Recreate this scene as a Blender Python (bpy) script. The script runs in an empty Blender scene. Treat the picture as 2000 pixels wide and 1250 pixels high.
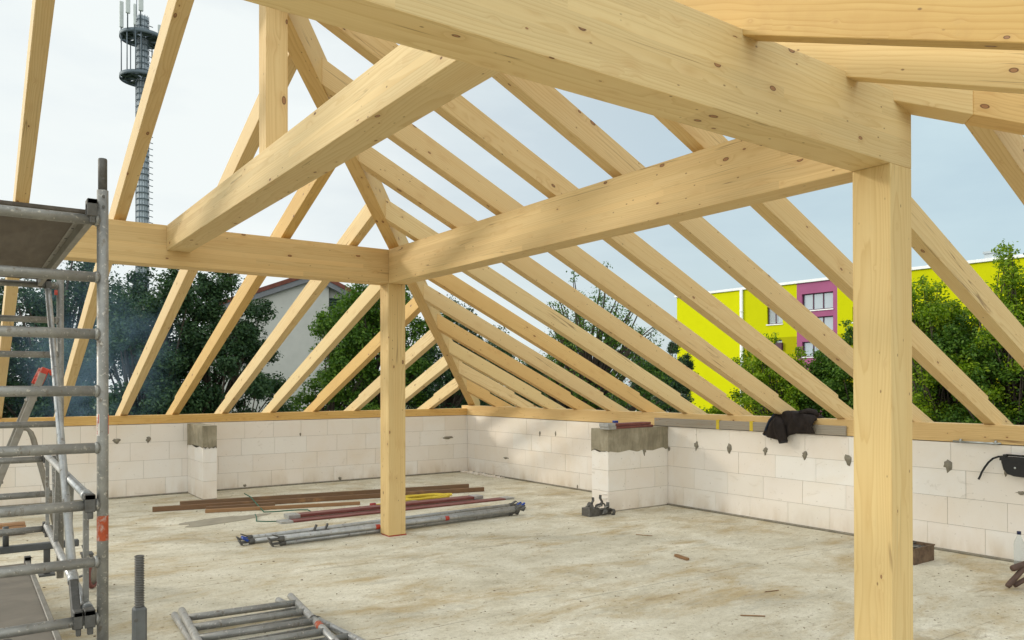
import bpy, bmesh, math, random
import numpy as np
from mathutils import Vector, Matrix
from math import radians, sin, cos, pi, sqrt

S = bpy.context.scene
COL = S.collection

# ------------------------------------------------------------------ camera
cam_data = bpy.data.cameras.new("camera")
cam = bpy.data.objects.new("camera", cam_data)
COL.objects.link(cam)
cam_data.sensor_fit = 'HORIZONTAL'
cam_data.sensor_width = 36.0
cam_data.lens = 36.0 * 1520.15 / 2000.0
cam_data.shift_y = 122.1 / 2000.0
cam_data.clip_start = 0.05
cam_data.clip_end = 3000.0
CAM = Vector((-7.3706, -11.7369, 1.5206))
a, b, c = radians(35.4252), radians(0.244), radians(-0.1222)
fwd = Vector((sin(a) * cos(b), cos(a) * cos(b), sin(b)))
r0 = Vector((cos(a), -sin(a), 0)); u0 = r0.cross(fwd)
rt = r0 * cos(c) + u0 * sin(c); up = -r0 * sin(c) + u0 * cos(c)
cam.matrix_world = Matrix(((rt.x, up.x, -fwd.x, CAM.x), (rt.y, up.y, -fwd.y, CAM.y),
                           (rt.z, up.z, -fwd.z, CAM.z), (0, 0, 0, 1)))
S.camera = cam

# ------------------------------------------------------------------ sky and sun
SUN_EL = radians(21)
SUN_DIR = Vector((-0.74, 0.67, 0)).normalized() * cos(SUN_EL) + Vector((0, 0, sin(SUN_EL)))
world = bpy.data.worlds.new("World")
S.world = world
world.use_nodes = True
wn, wl = world.node_tree.nodes, world.node_tree.links
wn.clear()
w_out = wn.new('ShaderNodeOutputWorld')
w_mix = wn.new('ShaderNodeMixShader')
bg_sky = wn.new('ShaderNodeBackground'); bg_sky.inputs[1].default_value = 0.15
bg_cloud = wn.new('ShaderNodeBackground'); bg_cloud.inputs[1].default_value = 1.0
sky = wn.new('ShaderNodeTexSky'); sky.sky_type = 'NISHITA'; sky.sun_disc = False
sky.sun_elevation = SUN_EL
sky.sun_rotation = math.atan2(SUN_DIR.x, SUN_DIR.y)
sky.air_density = 1.0; sky.dust_density = 2.0; sky.ozone_density = 1.5
wl.new(sky.outputs[0], bg_sky.inputs[0])
tc = wn.new('ShaderNodeTexCoord')
mp = wn.new('ShaderNodeMapping'); mp.inputs['Scale'].default_value = (1.0, 1.0, 3.2)
nz = wn.new('ShaderNodeTexNoise'); nz.inputs['Scale'].default_value = 2.1; nz.inputs['Detail'].default_value = 6; nz.inputs['Roughness'].default_value = 0.55
wl.new(tc.outputs['Generated'], mp.inputs[0]); wl.new(mp.outputs[0], nz.inputs['Vector'])
# thin high cloud: white haze round the sun, paler blue gaps on the far side
dot = wn.new('ShaderNodeVectorMath'); dot.operation = 'DOT_PRODUCT'
dot.inputs[1].default_value = Vector((0.93, 0.28, 0.22)).normalized()
wl.new(tc.outputs['Generated'], dot.inputs[0])
mr = wn.new('ShaderNodeMapRange'); mr.inputs[1].default_value = 0.55; mr.inputs[2].default_value = 1.0
mr.inputs[3].default_value = 0.97; mr.inputs[4].default_value = 0.72
wl.new(dot.outputs['Value'], mr.inputs[0])
nr = wn.new('ShaderNodeMapRange'); nr.inputs[1].default_value = 0.35; nr.inputs[2].default_value = 0.65
nr.inputs[3].default_value = -0.14; nr.inputs[4].default_value = 0.14
wl.new(nz.outputs[0], nr.inputs[0])
add = wn.new('ShaderNodeMath'); add.operation = 'ADD'; add.use_clamp = True
wl.new(mr.outputs[0], add.inputs[0]); wl.new(nr.outputs[0], add.inputs[1])
cm_ = wn.new('ShaderNodeMix'); cm_.data_type = 'RGBA'
cr_ = wn.new('ShaderNodeMapRange'); cr_.inputs[1].default_value = 0.70; cr_.inputs[2].default_value = 1.0
wl.new(dot.outputs['Value'], cr_.inputs[0]); wl.new(cr_.outputs[0], cm_.inputs[0])
cm_.inputs[6].default_value = (0.945, 1.0, 0.995, 1); cm_.inputs[7].default_value = (0.68, 0.85, 0.90, 1)
wl.new(cm_.outputs[2], bg_cloud.inputs[0])
wl.new(add.outputs[0], w_mix.inputs[0])
wl.new(bg_sky.outputs[0], w_mix.inputs[1]); wl.new(bg_cloud.outputs[0], w_mix.inputs[2])
rear_fill = wn.new('ShaderNodeVectorMath'); rear_fill.operation = 'DOT_PRODUCT'; rear_fill.inputs[1].default_value = Vector((-0.55, -0.78, 0.30)).normalized()  # unseen sky behind the camera, brightened as added fill for viewer-facing sides
wl.new(tc.outputs['Generated'], rear_fill.inputs[0])
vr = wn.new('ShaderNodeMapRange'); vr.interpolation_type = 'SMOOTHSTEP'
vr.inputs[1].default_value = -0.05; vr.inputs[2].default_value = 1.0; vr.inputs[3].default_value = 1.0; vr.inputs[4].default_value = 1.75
wl.new(rear_fill.outputs['Value'], vr.inputs[0])
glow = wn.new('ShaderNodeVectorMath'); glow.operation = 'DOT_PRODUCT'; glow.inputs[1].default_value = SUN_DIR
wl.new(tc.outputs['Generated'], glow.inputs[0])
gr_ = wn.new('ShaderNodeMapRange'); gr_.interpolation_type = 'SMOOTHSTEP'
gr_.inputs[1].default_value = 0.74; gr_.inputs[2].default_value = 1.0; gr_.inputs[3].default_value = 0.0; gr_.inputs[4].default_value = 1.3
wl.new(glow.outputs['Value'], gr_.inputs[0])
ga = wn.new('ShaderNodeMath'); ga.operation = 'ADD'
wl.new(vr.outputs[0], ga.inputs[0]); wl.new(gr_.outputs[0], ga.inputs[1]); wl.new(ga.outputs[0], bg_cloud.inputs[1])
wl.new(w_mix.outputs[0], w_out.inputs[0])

sun_data = bpy.data.lights.new("sun", 'SUN')
sun = bpy.data.objects.new("sun", sun_data); COL.objects.link(sun)
sun_data.energy = 1.6
sun_data.angle = radians(7)
sun_data.color = (1.0, 0.91, 0.76)
sun.rotation_euler = SUN_DIR.to_track_quat('Z', 'Y').to_euler()
sun.location = (-20, 5, 20)

S.view_settings.view_transform = 'Standard'
S.view_settings.look = 'None'
S.view_settings.gamma = 1.0
S.view_settings.exposure = -0.06
S.render.engine = 'CYCLES'
S.cycles.max_bounces = 8
S.cycles.diffuse_bounces = 4
S.cycles.transparent_max_bounces = 8

# ------------------------------------------------------------------ node helpers
class NT:
    def __init__(self, name):
        self.m = bpy.data.materials.new(name); self.m.use_nodes = True
        self.n = self.m.node_tree.nodes; self.l = self.m.node_tree.links
        self.bsdf = self.n.get('Principled BSDF')
    def add(self, t, **kw):
        x = self.n.new(t)
        for k, v in kw.items(): setattr(x, k, v)
        return x
    def put(self, sock, v):
        if isinstance(v, bpy.types.NodeSocket): self.l.new(v, sock)
        elif isinstance(v, (tuple, list)) and len(v) == 3 and sock.type == 'RGBA': sock.default_value = (*v, 1)
        else: sock.default_value = v
    def math(self, op, x, y=0.0, z=0.0, clamp=False):
        m = self.add('ShaderNodeMath', operation=op); m.use_clamp = clamp
        self.put(m.inputs[0], x); self.put(m.inputs[1], y); self.put(m.inputs[2], z)
        return m.outputs[0]
    def vmath(self, op, x, y=(0, 0, 0)):
        m = self.add('ShaderNodeVectorMath', operation=op)
        self.put(m.inputs[0], x); self.put(m.inputs[1], y)
        return m.outputs[0]
    def noise(self, vec, scale=5, detail=4, rough=0.5, dist=0.0, color=False):
        x = self.add('ShaderNodeTexNoise')
        self.put(x.inputs['Vector'], vec); self.put(x.inputs['Scale'], scale)
        self.put(x.inputs['Detail'], detail); self.put(x.inputs['Roughness'], rough); self.put(x.inputs['Distortion'], dist)
        return x.outputs[1 if color else 0]
    def ramp(self, fac, *stops):
        x = self.add('ShaderNodeValToRGB'); e = x.color_ramp.elements
        while len(e) < len(stops): e.new(0.5)
        for i, (p, col) in enumerate(stops):
            e[i].position = p
            e[i].color = (*col, 1) if isinstance(col, (tuple, list)) else (col, col, col, 1)
        self.put(x.inputs[0], fac); return x.outputs[0]
    def mix(self, fac, A, B, mode='MIX'):
        x = self.add('ShaderNodeMix', data_type='RGBA', blend_type=mode)
        self.put(x.inputs[0], fac); self.put(x.inputs[6], A); self.put(x.inputs[7], B)
        return x.outputs[2]
    def maprange(self, v, a0, a1, b0, b1):
        x = self.add('ShaderNodeMapRange')
        for i, q in enumerate((v, a0, a1, b0, b1)): self.put(x.inputs[i], q)
        return x.outputs[0]
    def obj(self): return self.add('ShaderNodeTexCoord').outputs['Object']
    def sep(self, v):
        x = self.add('ShaderNodeSeparateXYZ'); self.put(x.inputs[0], v); return x.outputs
    def comb(self, x, y, z):
        k = self.add('ShaderNodeCombineXYZ')
        for i, q in enumerate((x, y, z)): self.put(k.inputs[i], q)
        return k.outputs[0]
    def mapping(self, v, scale=(1, 1, 1)):
        return self.vmath('MULTIPLY', v, scale)
    def bump(self, h, strength=0.3, dist=0.01):
        x = self.add('ShaderNodeBump'); x.inputs['Strength'].default_value = strength; x.inputs['Distance'].default_value = dist
        self.put(x.inputs['Height'], h); self.l.new(x.outputs[0], self.bsdf.inputs['Normal'])
    def out(self, color=None, rough=None, metal=None, spec=None):
        for k, v in (('Base Color', color), ('Roughness', rough), ('Metallic', metal), ('Specular IOR Level', spec)):
            if v is not None: self.put(self.bsdf.inputs[k], v)
        return self.m

def wood(name, light=(0.72, 0.56, 0.31), dark=(0.56, 0.385, 0.17), glulam=False, knots=1.0, rough=0.62, stain=0.0):
    t = NT(name); P = t.obj()
    oi = t.add('ShaderNodeObjectInfo')
    rnd = oi.outputs['Random']
    off = t.vmath('MULTIPLY', t.comb(rnd, rnd, rnd), (371.0, 217.0, 533.0))
    Po = P
    x, y, z = t.sep(P)
    lam = None
    if glulam:
        li = t.math('FLOOR', t.math('DIVIDE', z, 0.042))
        wn_ = t.add('ShaderNodeTexWhiteNoise', noise_dimensions='1D'); t.put(wn_.inputs['W'], t.math('ADD', li, t.math('MULTIPLY', rnd, 91.0)))
        seg = t.math('FLOOR', t.math('ADD', t.math('DIVIDE', x, 2.3), t.math('MULTIPLY', wn_.outputs[0], 7.0)))
        w2 = t.add('ShaderNodeTexWhiteNoise', noise_dimensions='2D'); t.put(w2.inputs['Vector'], t.comb(seg, li, 0.0))
        lam = w2.outputs[0]
        off = t.vmath('ADD', off, t.vmath('MULTIPLY', w2.outputs[1], (3.0, 3.0, 3.0)))
    Q = t.vmath('ADD', Po, off)
    # knots
    vo = t.add('ShaderNodeTexVoronoi'); vo.feature = 'F1'; t.put(vo.inputs['Vector'], t.mapping(Q, (6.0, 12.0, 12.0))); vo.inputs['Scale'].default_value = 1.0
    d = vo.outputs['Distance']; kc = t.sep(vo.outputs['Color'])
    thr = t.math('MULTIPLY', t.math('ADD', t.math('MULTIPLY', t.math('POWER', kc[0], 2.4), 0.125), 0.036), knots)
    kd = t.math('DIVIDE', d, thr)
    halo = t.math('POWER', 2.718, t.math('MULTIPLY', t.math('MULTIPLY', kd, kd), -0.18))
    # rings round an off-centre pith
    warp = t.noise(t.mapping(Q, (0.55, 5.0, 5.0)), 1.0, 3, 0.5)
    cy = t.math('MULTIPLY', t.math('SUBTRACT', kc[1], 0.5), 0.0)
    wy = t.add('ShaderNodeTexWhiteNoise', noise_dimensions='1D')
    t.put(wy.inputs['W'], t.math('ADD', t.math('MULTIPLY', rnd, 77.0), lam if lam is not None else 0.0))
    wc = t.sep(wy.outputs[1])
    dy = t.math('ADD', y, t.math('MULTIPLY', t.math('SUBTRACT', wc[0], 0.5), 0.30))
    dz = t.math('ADD', z, t.math('MULTIPLY', t.math('SUBTRACT', wc[1], 0.5), 0.40))
    rr = t.math('SQRT', t.math('ADD', t.math('MULTIPLY', dy, dy), t.math('MULTIPLY', dz, dz)))
    ph = t.math('ADD', t.math('MULTIPLY', rr, 85.0), t.math('MULTIPLY', warp, 9.0))
    ph = t.math('ADD', ph, t.math('MULTIPLY', halo, 1.3))
    fr = t.math('FRACT', ph)
    late = t.math('MULTIPLY', t.math('POWER', fr, 3.0), t.maprange(fr, 0.93, 1.0, 1.0, 0.0))
    fine = t.noise(t.mapping(Q, (2.5, 160, 160)), 1.0, 2, 0.6)
    mid = t.noise(t.mapping(Q, (0.8, 9, 9)), 1.0, 4, 0.55)
    fac = t.math('ADD', t.math('MULTIPLY', late, 0.80), t.math('MULTIPLY', t.math('SUBTRACT', fine, 0.4), 0.7), clamp=True)
    col = t.mix(fac, light, dark)
    col = t.mix(t.maprange(mid, 0.35, 0.7, 0.0, 0.45), col, (light[0] * 0.90, light[1] * 0.80, light[2] * 0.68))
    if lam is not None:
        v = t.maprange(lam, 0.0, 1.0, 0.90, 1.06)
        col = t.mix(1.0, col, t.comb(v, v, v), 'MULTIPLY')
        zf = t.math('FRACT', t.math('DIVIDE', z, 0.042))
        ln = t.math('LESS_THAN', zf, 0.035)
        col = t.mix(t.math('MULTIPLY', ln, 0.22), col, (0.36, 0.22, 0.10))
    # halo, ring and heart of the knots
    col = t.mix(t.math('MULTIPLY', halo, 0.30), col, (0.50, 0.29, 0.12))
    kcol = t.ramp(kd, (0.0, (0.30, 0.16, 0.075)), (0.62, (0.36, 0.19, 0.09)), (0.84, (0.13, 0.065, 0.03)), (1.0, (0.24, 0.13, 0.06)))
    km = t.math('MULTIPLY', t.maprange(kd, 0.9, 1.08, 1.0, 0.0), t.math('GREATER_THAN', kc[2], 0.22))
    col = t.mix(km, col, kcol)
    if stain:
        st = t.noise(t.mapping(Q, (1.2, 3, 3)), 1.6, 5, 0.6, 1.0)
        col = t.mix(t.maprange(st, 0.55, 0.72, 0.0, stain), col, (0.50, 0.28, 0.09))
    vp = t.add('ShaderNodeTexVoronoi'); vp.feature = 'F1'; t.put(vp.inputs['Vector'], t.mapping(Q, (11.0, 22.0, 22.0))); vp.inputs['Scale'].default_value = 1.0
    pc = t.sep(vp.outputs['Color'])
    pk = t.math('MULTIPLY', t.maprange(vp.outputs['Distance'], 0.055, 0.11, 0.85, 0.0), t.math('GREATER_THAN', pc[0], 0.55))
    col = t.mix(pk, col, (0.21, 0.115, 0.05))
    # drying cracks along the grain, and handling dirt
    ck = t.noise(t.mapping(Q, (0.45, 17, 17)), 1.0, 2, 0.4)
    cm = t.noise(t.mapping(Q, (1.3, 6, 6)), 1.0, 2, 0.5)
    crack = t.math('MULTIPLY', t.maprange(t.math('ABSOLUTE', t.math('SUBTRACT', ck, 0.5)), 0.003, 0.010, 1.0, 0.0), t.maprange(cm, 0.60, 0.66, 0.0, 0.75))
    col = t.mix(crack, col, (0.20, 0.115, 0.05))
    dt = t.noise(t.mapping(Q, (1.6, 4, 4)), 2.2, 7, 0.72, 0.8)
    col = t.mix(t.maprange(dt, 0.60, 0.78, 0.0, 0.25), col, (0.40, 0.30, 0.17))
    col = t.mix(1.0, col, oi.outputs['Color'], 'MULTIPLY')
    t.bump(t.math('SUBTRACT', t.math('SUBTRACT', t.math('MULTIPLY', fine, 0.6), t.math('MULTIPLY', km, 0.6)), t.math('MULTIPLY', crack, 1.5)), 0.22, 0.0025)
    return t.out(col, rough, spec=0.35)

M = {}
M['solid'] = wood('sawn_spruce')
M['glulam'] = wood('glued_spruce', light=(0.71, 0.56, 0.315), dark=(0.57, 0.405, 0.19), glulam=True)
M['honey'] = wood('honey_spruce', light=(0.68, 0.455, 0.165), dark=(0.53, 0.31, 0.085), stain=0.35)
M['oldboard'] = wood('weathered_board', light=(0.20, 0.125, 0.075), dark=(0.115, 0.07, 0.042), rough=0.85, stain=0.0)
M['greyboard'] = wood('grey_board', light=(0.36, 0.33, 0.28), dark=(0.22, 0.20, 0.165), rough=0.9)
M['lath'] = wood('lath', light=(0.42, 0.25, 0.14), dark=(0.30, 0.17, 0.09), rough=0.8)

def simple(name, color, rough=0.6, metal=0.0, var=0.12, scale=8.0, bump=0.0, spec=0.4, dirt=None, dirt_amt=0.5, stretch=(1, 1, 1)):
    t = NT(name); P = t.mapping(t.obj(), stretch)
    n1 = t.noise(P, scale, 5, 0.6)
    col = t.mix(t.maprange(n1, 0.3, 0.7, 0.0, 1.0), tuple(v * (1 - var) for v in color), tuple(min(1, v * (1 + var)) for v in color))
    if dirt:
        n2 = t.noise(P, scale * 0.45, 6, 0.65, 0.6)
        col = t.mix(t.maprange(n2, 0.48, 0.68, 0.0, dirt_amt), col, dirt)
    if bump: t.bump(n1, bump, 0.01)
    return t.out(col, rough, metal, spec)

M['galv'] = simple('galvanised_tube', (0.27, 0.265, 0.245), 0.48, 0.5, 0.16, 14, 0.08, dirt=(0.16, 0.135, 0.10), dirt_amt=0.55)
M['galv_bright'] = simple('bright_tube', (0.40, 0.405, 0.40), 0.38, 0.7, 0.12, 12, 0.05, dirt=(0.22, 0.21, 0.19), dirt_amt=0.35)
def mat_tube(name, base, rough, metal):
    t = NT(name); P = t.obj()
    n1 = t.noise(P, 9, 6, 0.65, 0.4); n2 = t.noise(t.mapping(P, (1, 1, .6)), 26, 5, 0.7); n3 = t.noise(P, 60, 3, 0.6)
    col = t.ramp(n1, (0.3, tuple(v * .72 for v in base)), (0.55, base), (0.75, tuple(v * 1.25 for v in base)))
    col = t.mix(t.maprange(n2, 0.58, 0.66, 0.0, 0.75), col, (0.15, 0.115, 0.08))      # grime and rust bloom
    sp = t.maprange(n3, 0.62, 0.67, 0.0, 0.8)
    col = t.mix(sp, col, (0.52, 0.49, 0.43))                                          # cement splashes
    t.bump(t.math('ADD', n1, sp), 0.12, 0.004)
    return t.out(col, t.maprange(n2, 0.4, 0.7, rough - .06, rough + .25), t.maprange(n2, 0.5, 0.66, metal, 0.1), 0.4)
M['galv'] = mat_tube('galvanised_tube', (0.29, 0.285, 0.265), 0.46, 0.5)
M['galv_bright'] = mat_tube('bright_tube', (0.42, 0.425, 0.42), 0.38, 0.7)
M['cast'] = simple('cast_steel', (0.115, 0.112, 0.105), 0.62, 0.4, 0.25, 30, 0.15, dirt=(0.09, 0.075, 0.06))
M['steel'] = simple('dull_steel', (0.125, 0.13, 0.13), 0.55, 0.5, 0.2, 10, 0.1, dirt=(0.10, 0.085, 0.07))
M['zinc'] = simple('zinc_bolt', (0.50, 0.54, 0.55), 0.35, 0.8, 0.1, 20)
M['rust'] = simple('rusty_sheet', (0.13, 0.085, 0.055), 0.85, 0.1, 0.35, 22, 0.3, dirt=(0.24, 0.17, 0.11))
M['orange_label'] = simple('orange_band', (0.36, 0.062, 0.016), 0.6, 0, 0.2, 70, dirt=(0.42, 0.36, 0.31), dirt_amt=1.0)
M['white_label'] = simple('white_sticker', (0.66, 0.62, 0.56), 0.6, 0, 0.1, 30, dirt=(0.40, 0.36, 0.32), dirt_amt=0.8)
M['red_label'] = simple('red_print', (0.42, 0.05, 0.03), 0.6, 0, 0.2, 30)
M['blue'] = simple('blue_lever', (0.02, 0.06, 0.30), 0.45, 0, 0.2, 20)
M['redpaint'] = simple('red_brown_paint', (0.175, 0.050, 0.042), 0.55, 0, 0.25, 9, 0.1, dirt=(0.27, 0.13, 0.11), dirt_amt=0.6, stretch=(1, 6, 6))
M['redcap'] = simple('red_plastic', (0.48, 0.05, 0.03), 0.5, 0, 0.2, 14, dirt=(0.6, 0.5, 0.45), dirt_amt=0.7)
M['rope'] = simple('yellow_rope', (0.66, 0.50, 0.05), 0.7, 0, 0.15, 60)
M['green_strap'] = simple('green_strap', (0.03, 0.13, 0.08), 0.7, 0, 0.2, 20)
M['black_cloth'] = simple('black_cloth', (0.030, 0.024, 0.022), 0.93, 0, 0.4, 7, 0.4, spec=0.15)
M['lining'] = simple('dark_blue_lining', (0.015, 0.025, 0.05), 0.85, 0, 0.3, 9)
M['leather'] = simple('black_leather', (0.012, 0.012, 0.013), 0.5, 0, 0.3, 20, 0.2)
M['ply_dark'] = simple('dark_plywood', (0.105, 0.085, 0.065), 0.75, 0, 0.18, 4, 0.1, dirt=(0.17, 0.145, 0.12), dirt_amt=0.5, stretch=(6, 1, 1))
M['ply_top'] = simple('plywood_top', (0.165, 0.145, 0.118), 0.75, 0, 0.14, 5, 0.1, dirt=(0.25, 0.22, 0.18), dirt_amt=0.6)
M['postpad'] = simple('red_shim', (0.40, 0.05, 0.03), 0.6)
M['yellow_tape'] = simple('yellow_strap', (0.62, 0.47, 0.03), 0.6)
M['joint'] = simple('joint_mortar', (0.37, 0.335, 0.28), 0.95, 0, 0.25, 6, 0.2)
M['mortar'] = simple('mortar', (0.235, 0.215, 0.17), 0.95, 0, 0.25, 25, 0.5)
M['white_metal'] = simple('white_metal', (0.78, 0.79, 0.78), 0.5, 0, 0.05, 2)
M['rope_red'] = simple('red_hose_end', (0.30, 0.03, 0.03), 0.5)

def mat_concrete_cap():
    t = NT('raw_concrete'); P = t.obj()
    n1 = t.noise(P, 5, 6, 0.6, 0.4); n2 = t.noise(t.mapping(P, (14, 14, 2.5)), 1.6, 4, 0.6, 1.2)
    col = t.ramp(n1, (0.3, (0.23, 0.205, 0.15)), (0.55, (0.34, 0.305, 0.225)), (0.75, (0.43, 0.395, 0.31)))
    col = t.mix(t.maprange(n2, 0.48, 0.62, 0.0, 0.55), col, (0.21, 0.185, 0.125))
    t.bump(n2, 0.3, 0.006)
    return t.out(col, 0.9, spec=0.2)
M['concrete'] = mat_concrete_cap()

def mat_block():
    t = NT('aerated_block'); P = t.obj()
    g = t.add('ShaderNodeNewGeometry'); rnd = g.outputs['Random Per Island']
    base = t.ramp(rnd, (0.0, (0.80, 0.755, 0.69)), (0.35, (0.82, 0.765, 0.705)), (0.6, (0.84, 0.82, 0.785)), (0.85, (0.81, 0.745, 0.67)), (1.0, (0.85, 0.83, 0.795)))
    n1 = t.noise(P, 1.3, 5, 0.6, 0.5)
    col = t.mix(t.maprange(n1, 0.48, 0.72, 0.0, 0.45), base, (0.74, 0.63, 0.49))
    # smears of glue mortar and grazes
    n2 = t.noise(t.mapping(P, (1, 1, 1.8)), 3.3, 7, 0.68, 1.5)
    col = t.mix(t.maprange(n2, 0.62, 0.72, 0.0, 0.42), col, (0.50, 0.45, 0.37))
    n3 = t.noise(P, 28, 3, 0.6)
    col = t.mix(t.maprange(n3, 0.66, 0.74, 0.0, 0.5), col, (0.38, 0.33, 0.27))
    # splash dirt along the foot of the wall
    z = t.sep(P)[2]
    n4 = t.noise(t.mapping(P, (1, 1, 0.3)), 4.0, 5, 0.6)
    dirt = t.math('MULTIPLY', t.maprange(z, 0.03, 0.22, 1.0, 0.0), t.maprange(n4, 0.40, 0.65, 0.0, 0.55))
    col = t.mix(dirt, col, (0.50, 0.39, 0.26))
    fine = t.noise(P, 90, 3, 0.7)
    t.bump(t.math('ADD', t.math('MULTIPLY', fine, 0.5), t.math('MULTIPLY', n2, 0.6)), 0.25, 0.004)
    return t.out(col, 0.93, spec=0.15)
M['block'] = mat_block()

def mat_floor():
    t = NT('concrete_slab'); P = t.obj()
    big = t.noise(P, 0.45, 5, 0.6, 0.3)
    med = t.noise(t.mapping(P, (1.0, 1.3, 1)), 1.9, 9, 0.74, 0.25)
    tan = t.noise(t.mapping(P, (1.0, 1.9, 1)), 0.95, 9, 0.73, 0.35)
    fine = t.noise(P, 30, 5, 0.75)
    spk = t.noise(P, 75, 3, 0.7)
    col = t.ramp(med, (0.30, (0.40, 0.36, 0.265)), (0.43, (0.58, 0.535, 0.415)), (0.54, (0.68, 0.64, 0.52)), (0.70, (0.80, 0.765, 0.655)))
    col = t.mix(t.maprange(big, 0.42, 0.62, 0.0, 0.45), col, (0.52, 0.485, 0.385))
    col = t.mix(t.maprange(tan, 0.49, 0.64, 0.0, 0.85), col, (0.43, 0.325, 0.165))
    sc = t.noise(t.mapping(P, (1.6, 4.5, 1)), 1.3, 10, 0.80, 0.4)
    col = t.mix(t.maprange(sc, 0.57, 0.66, 0.0, 0.65), col, (0.27, 0.215, 0.135))
    gy = t.noise(t.mapping(P, (1.2, 2.2, 1)), 0.8, 9, 0.75, 0.3)
    col = t.mix(t.maprange(gy, 0.56, 0.68, 0.0, 0.6), col, (0.34, 0.325, 0.27))
    fl = t.noise(t.mapping(P, (5.0, 9.0, 1)), 1.5, 6, 0.78)
    col = t.mix(t.maprange(fl, 0.60, 0.68, 0.0, 0.45), col, (0.31, 0.24, 0.14))
    wh = t.noise(t.mapping(P, (4.0, 7.0, 1)), 1.3, 6, 0.75)
    col = t.mix(t.maprange(wh, 0.59, 0.68, 0.0, 0.25), col, (0.84, 0.80, 0.70))
    sp = t.noise(P, 21, 3, 0.6)
    col = t.mix(t.maprange(sp, 0.62, 0.67, 0.0, 0.75), col, (0.25, 0.19, 0.115))
    col = t.mix(t.maprange(fine, 0.42, 0.72, 0.0, 0.36), col, (0.33, 0.285, 0.21))
    col = t.mix(t.maprange(spk, 0.58, 0.66, 0.0, 0.60), col, (0.24, 0.20, 0.14))
    # board joints of the pour, running across
    x, y, z = t.sep(P)
    wob = t.math('MULTIPLY', t.math('SUBTRACT', t.noise(P, 1.1, 3, 0.5), 0.5), 0.06)
    yy = t.math('ADD', t.math('ADD', y, t.math('MULTIPLY', x, 0.03)), wob)
    fr = t.math('FRACT', t.math('DIVIDE', yy, 1.9))
    br = t.noise(P, 2.3, 4, 0.7)
    line = t.math('MULTIPLY', t.math('LESS_THAN', fr, 0.0055), t.maprange(br, 0.42, 0.55, 0.0, 0.6))
    col = t.mix(line, col, (0.20, 0.165, 0.115))
    t.bump(t.math('ADD', t.math('MULTIPLY', med, 0.7), t.math('MULTIPLY', fine, 0.35)), 0.28, 0.012)
    rg = t.maprange(big, 0.3, 0.7, 0.7, 0.9)
    return t.out(col, rg, spec=0.25)
M['floor'] = mat_floor()
M['stain'] = simple('damp_patch', (0.30, 0.27, 0.205), 0.7, 0, 0.15, 6)

def mat_leaf(name, c1, c2, c3, trans=0.35):
    t = NT(name)
    g = t.add('ShaderNodeNewGeometry'); r = g.outputs['Random Per Island']
    n = t.noise(t.obj(), 0.55, 3, 0.5)
    f = t.math('ADD', t.math('MULTIPLY', r, 0.6), t.math('MULTIPLY', n, 0.45), clamp=True)
    col = t.ramp(f, (0.1, c1), (0.5, c2), (0.9, c3))
    t.out(col, 0.55, spec=0.3)
    tr = t.add('ShaderNodeBsdfTranslucent'); t.l.new(t.mix(1.0, col, (0.9, 1.0, 0.45), 'MULTIPLY'), tr.inputs[0])
    ms = t.add('ShaderNodeMixShader'); ms.inputs[0].default_value = trans
    t.l.new(t.bsdf.outputs[0], ms.inputs[1]); t.l.new(tr.outputs[0], ms.inputs[2])
    t.l.new(ms.outputs[0], t.n['Material Output'].inputs[0])
    return t.m
M['leaf_dark'] = mat_leaf('dark_leaves', (0.014, 0.036, 0.018), (0.032, 0.076, 0.030), (0.075, 0.135, 0.045), 0.30)
M['leaf_mid'] = mat_leaf('green_leaves', (0.024, 0.068, 0.010), (0.070, 0.155, 0.016), (0.160, 0.265, 0.028), 0.38)
M['leaf_light'] = mat_leaf('light_leaves', (0.060, 0.130, 0.008), (0.170, 0.275, 0.010), (0.360, 0.460, 0.020), 0.48)
M['bark'] = simple('bark', (0.060, 0.045, 0.032), 0.95, 0, 0.3, 12, 0.5, stretch=(4, 4, 1))
M['ground'] = simple('grass_ground', (0.055, 0.075, 0.028), 0.95, 0, 0.35, 0.4)
M['yellow_l'] = simple('bright_yellow_render', (0.60, 0.605, 0.003), 0.9, 0, 0.03, 0.6, spec=0.1)
M['yellow_d'] = simple('yellow_render', (0.52, 0.53, 0.003), 0.9, 0, 0.03, 0.6, spec=0.1)
M['olive'] = simple('olive_render', (0.36, 0.345, 0.004), 0.9, 0, 0.04, 0.6, spec=0.1)
M['magenta'] = simple('magenta_render', (0.34, 0.105, 0.205), 0.9, 0, 0.06, 0.7, spec=0.1)
M['plum'] = simple('plum_frame', (0.070, 0.020, 0.045), 0.6)
M['greywall'] = simple('grey_render', (0.47, 0.465, 0.425), 0.92, 0, 0.06, 1.2, 0.1, spec=0.1)
M['louvre'] = simple('green_louvre', (0.060, 0.095, 0.075), 0.7)
M['fascia'] = simple('grey_fascia', (0.16, 0.165, 0.175), 0.7)
M['rooftile'] = simple('red_roof_tile', (0.15, 0.048, 0.032), 0.85, 0, 0.25, 3)
M['tower'] = simple('hazed_tower_steel', (0.42, 0.47, 0.50), 0.6, 0.2, 0.12, 0.6)  # mast steel made paler, distance haze put into the colour
M['tower_dark'] = simple('tower_dark_steel', (0.115, 0.145, 0.165), 0.6, 0.2, 0.15, 0.6)
M['antenna'] = simple('antenna_cover', (0.55, 0.58, 0.56), 0.6, 0, 0.05, 1)
M['chequer'] = simple('red_patterned_cloth', (0.26, 0.035, 0.03), 0.8, 0, 0.4, 30, 0.3, dirt=(0.35, 0.30, 0.28), dirt_amt=0.8)
M['stick'] = simple('brown_handle', (0.10, 0.06, 0.045), 0.7, 0, 0.3, 12)
M['bluecap'] = simple('dark_blue_cap', (0.01, 0.015, 0.06), 0.4)

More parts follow.
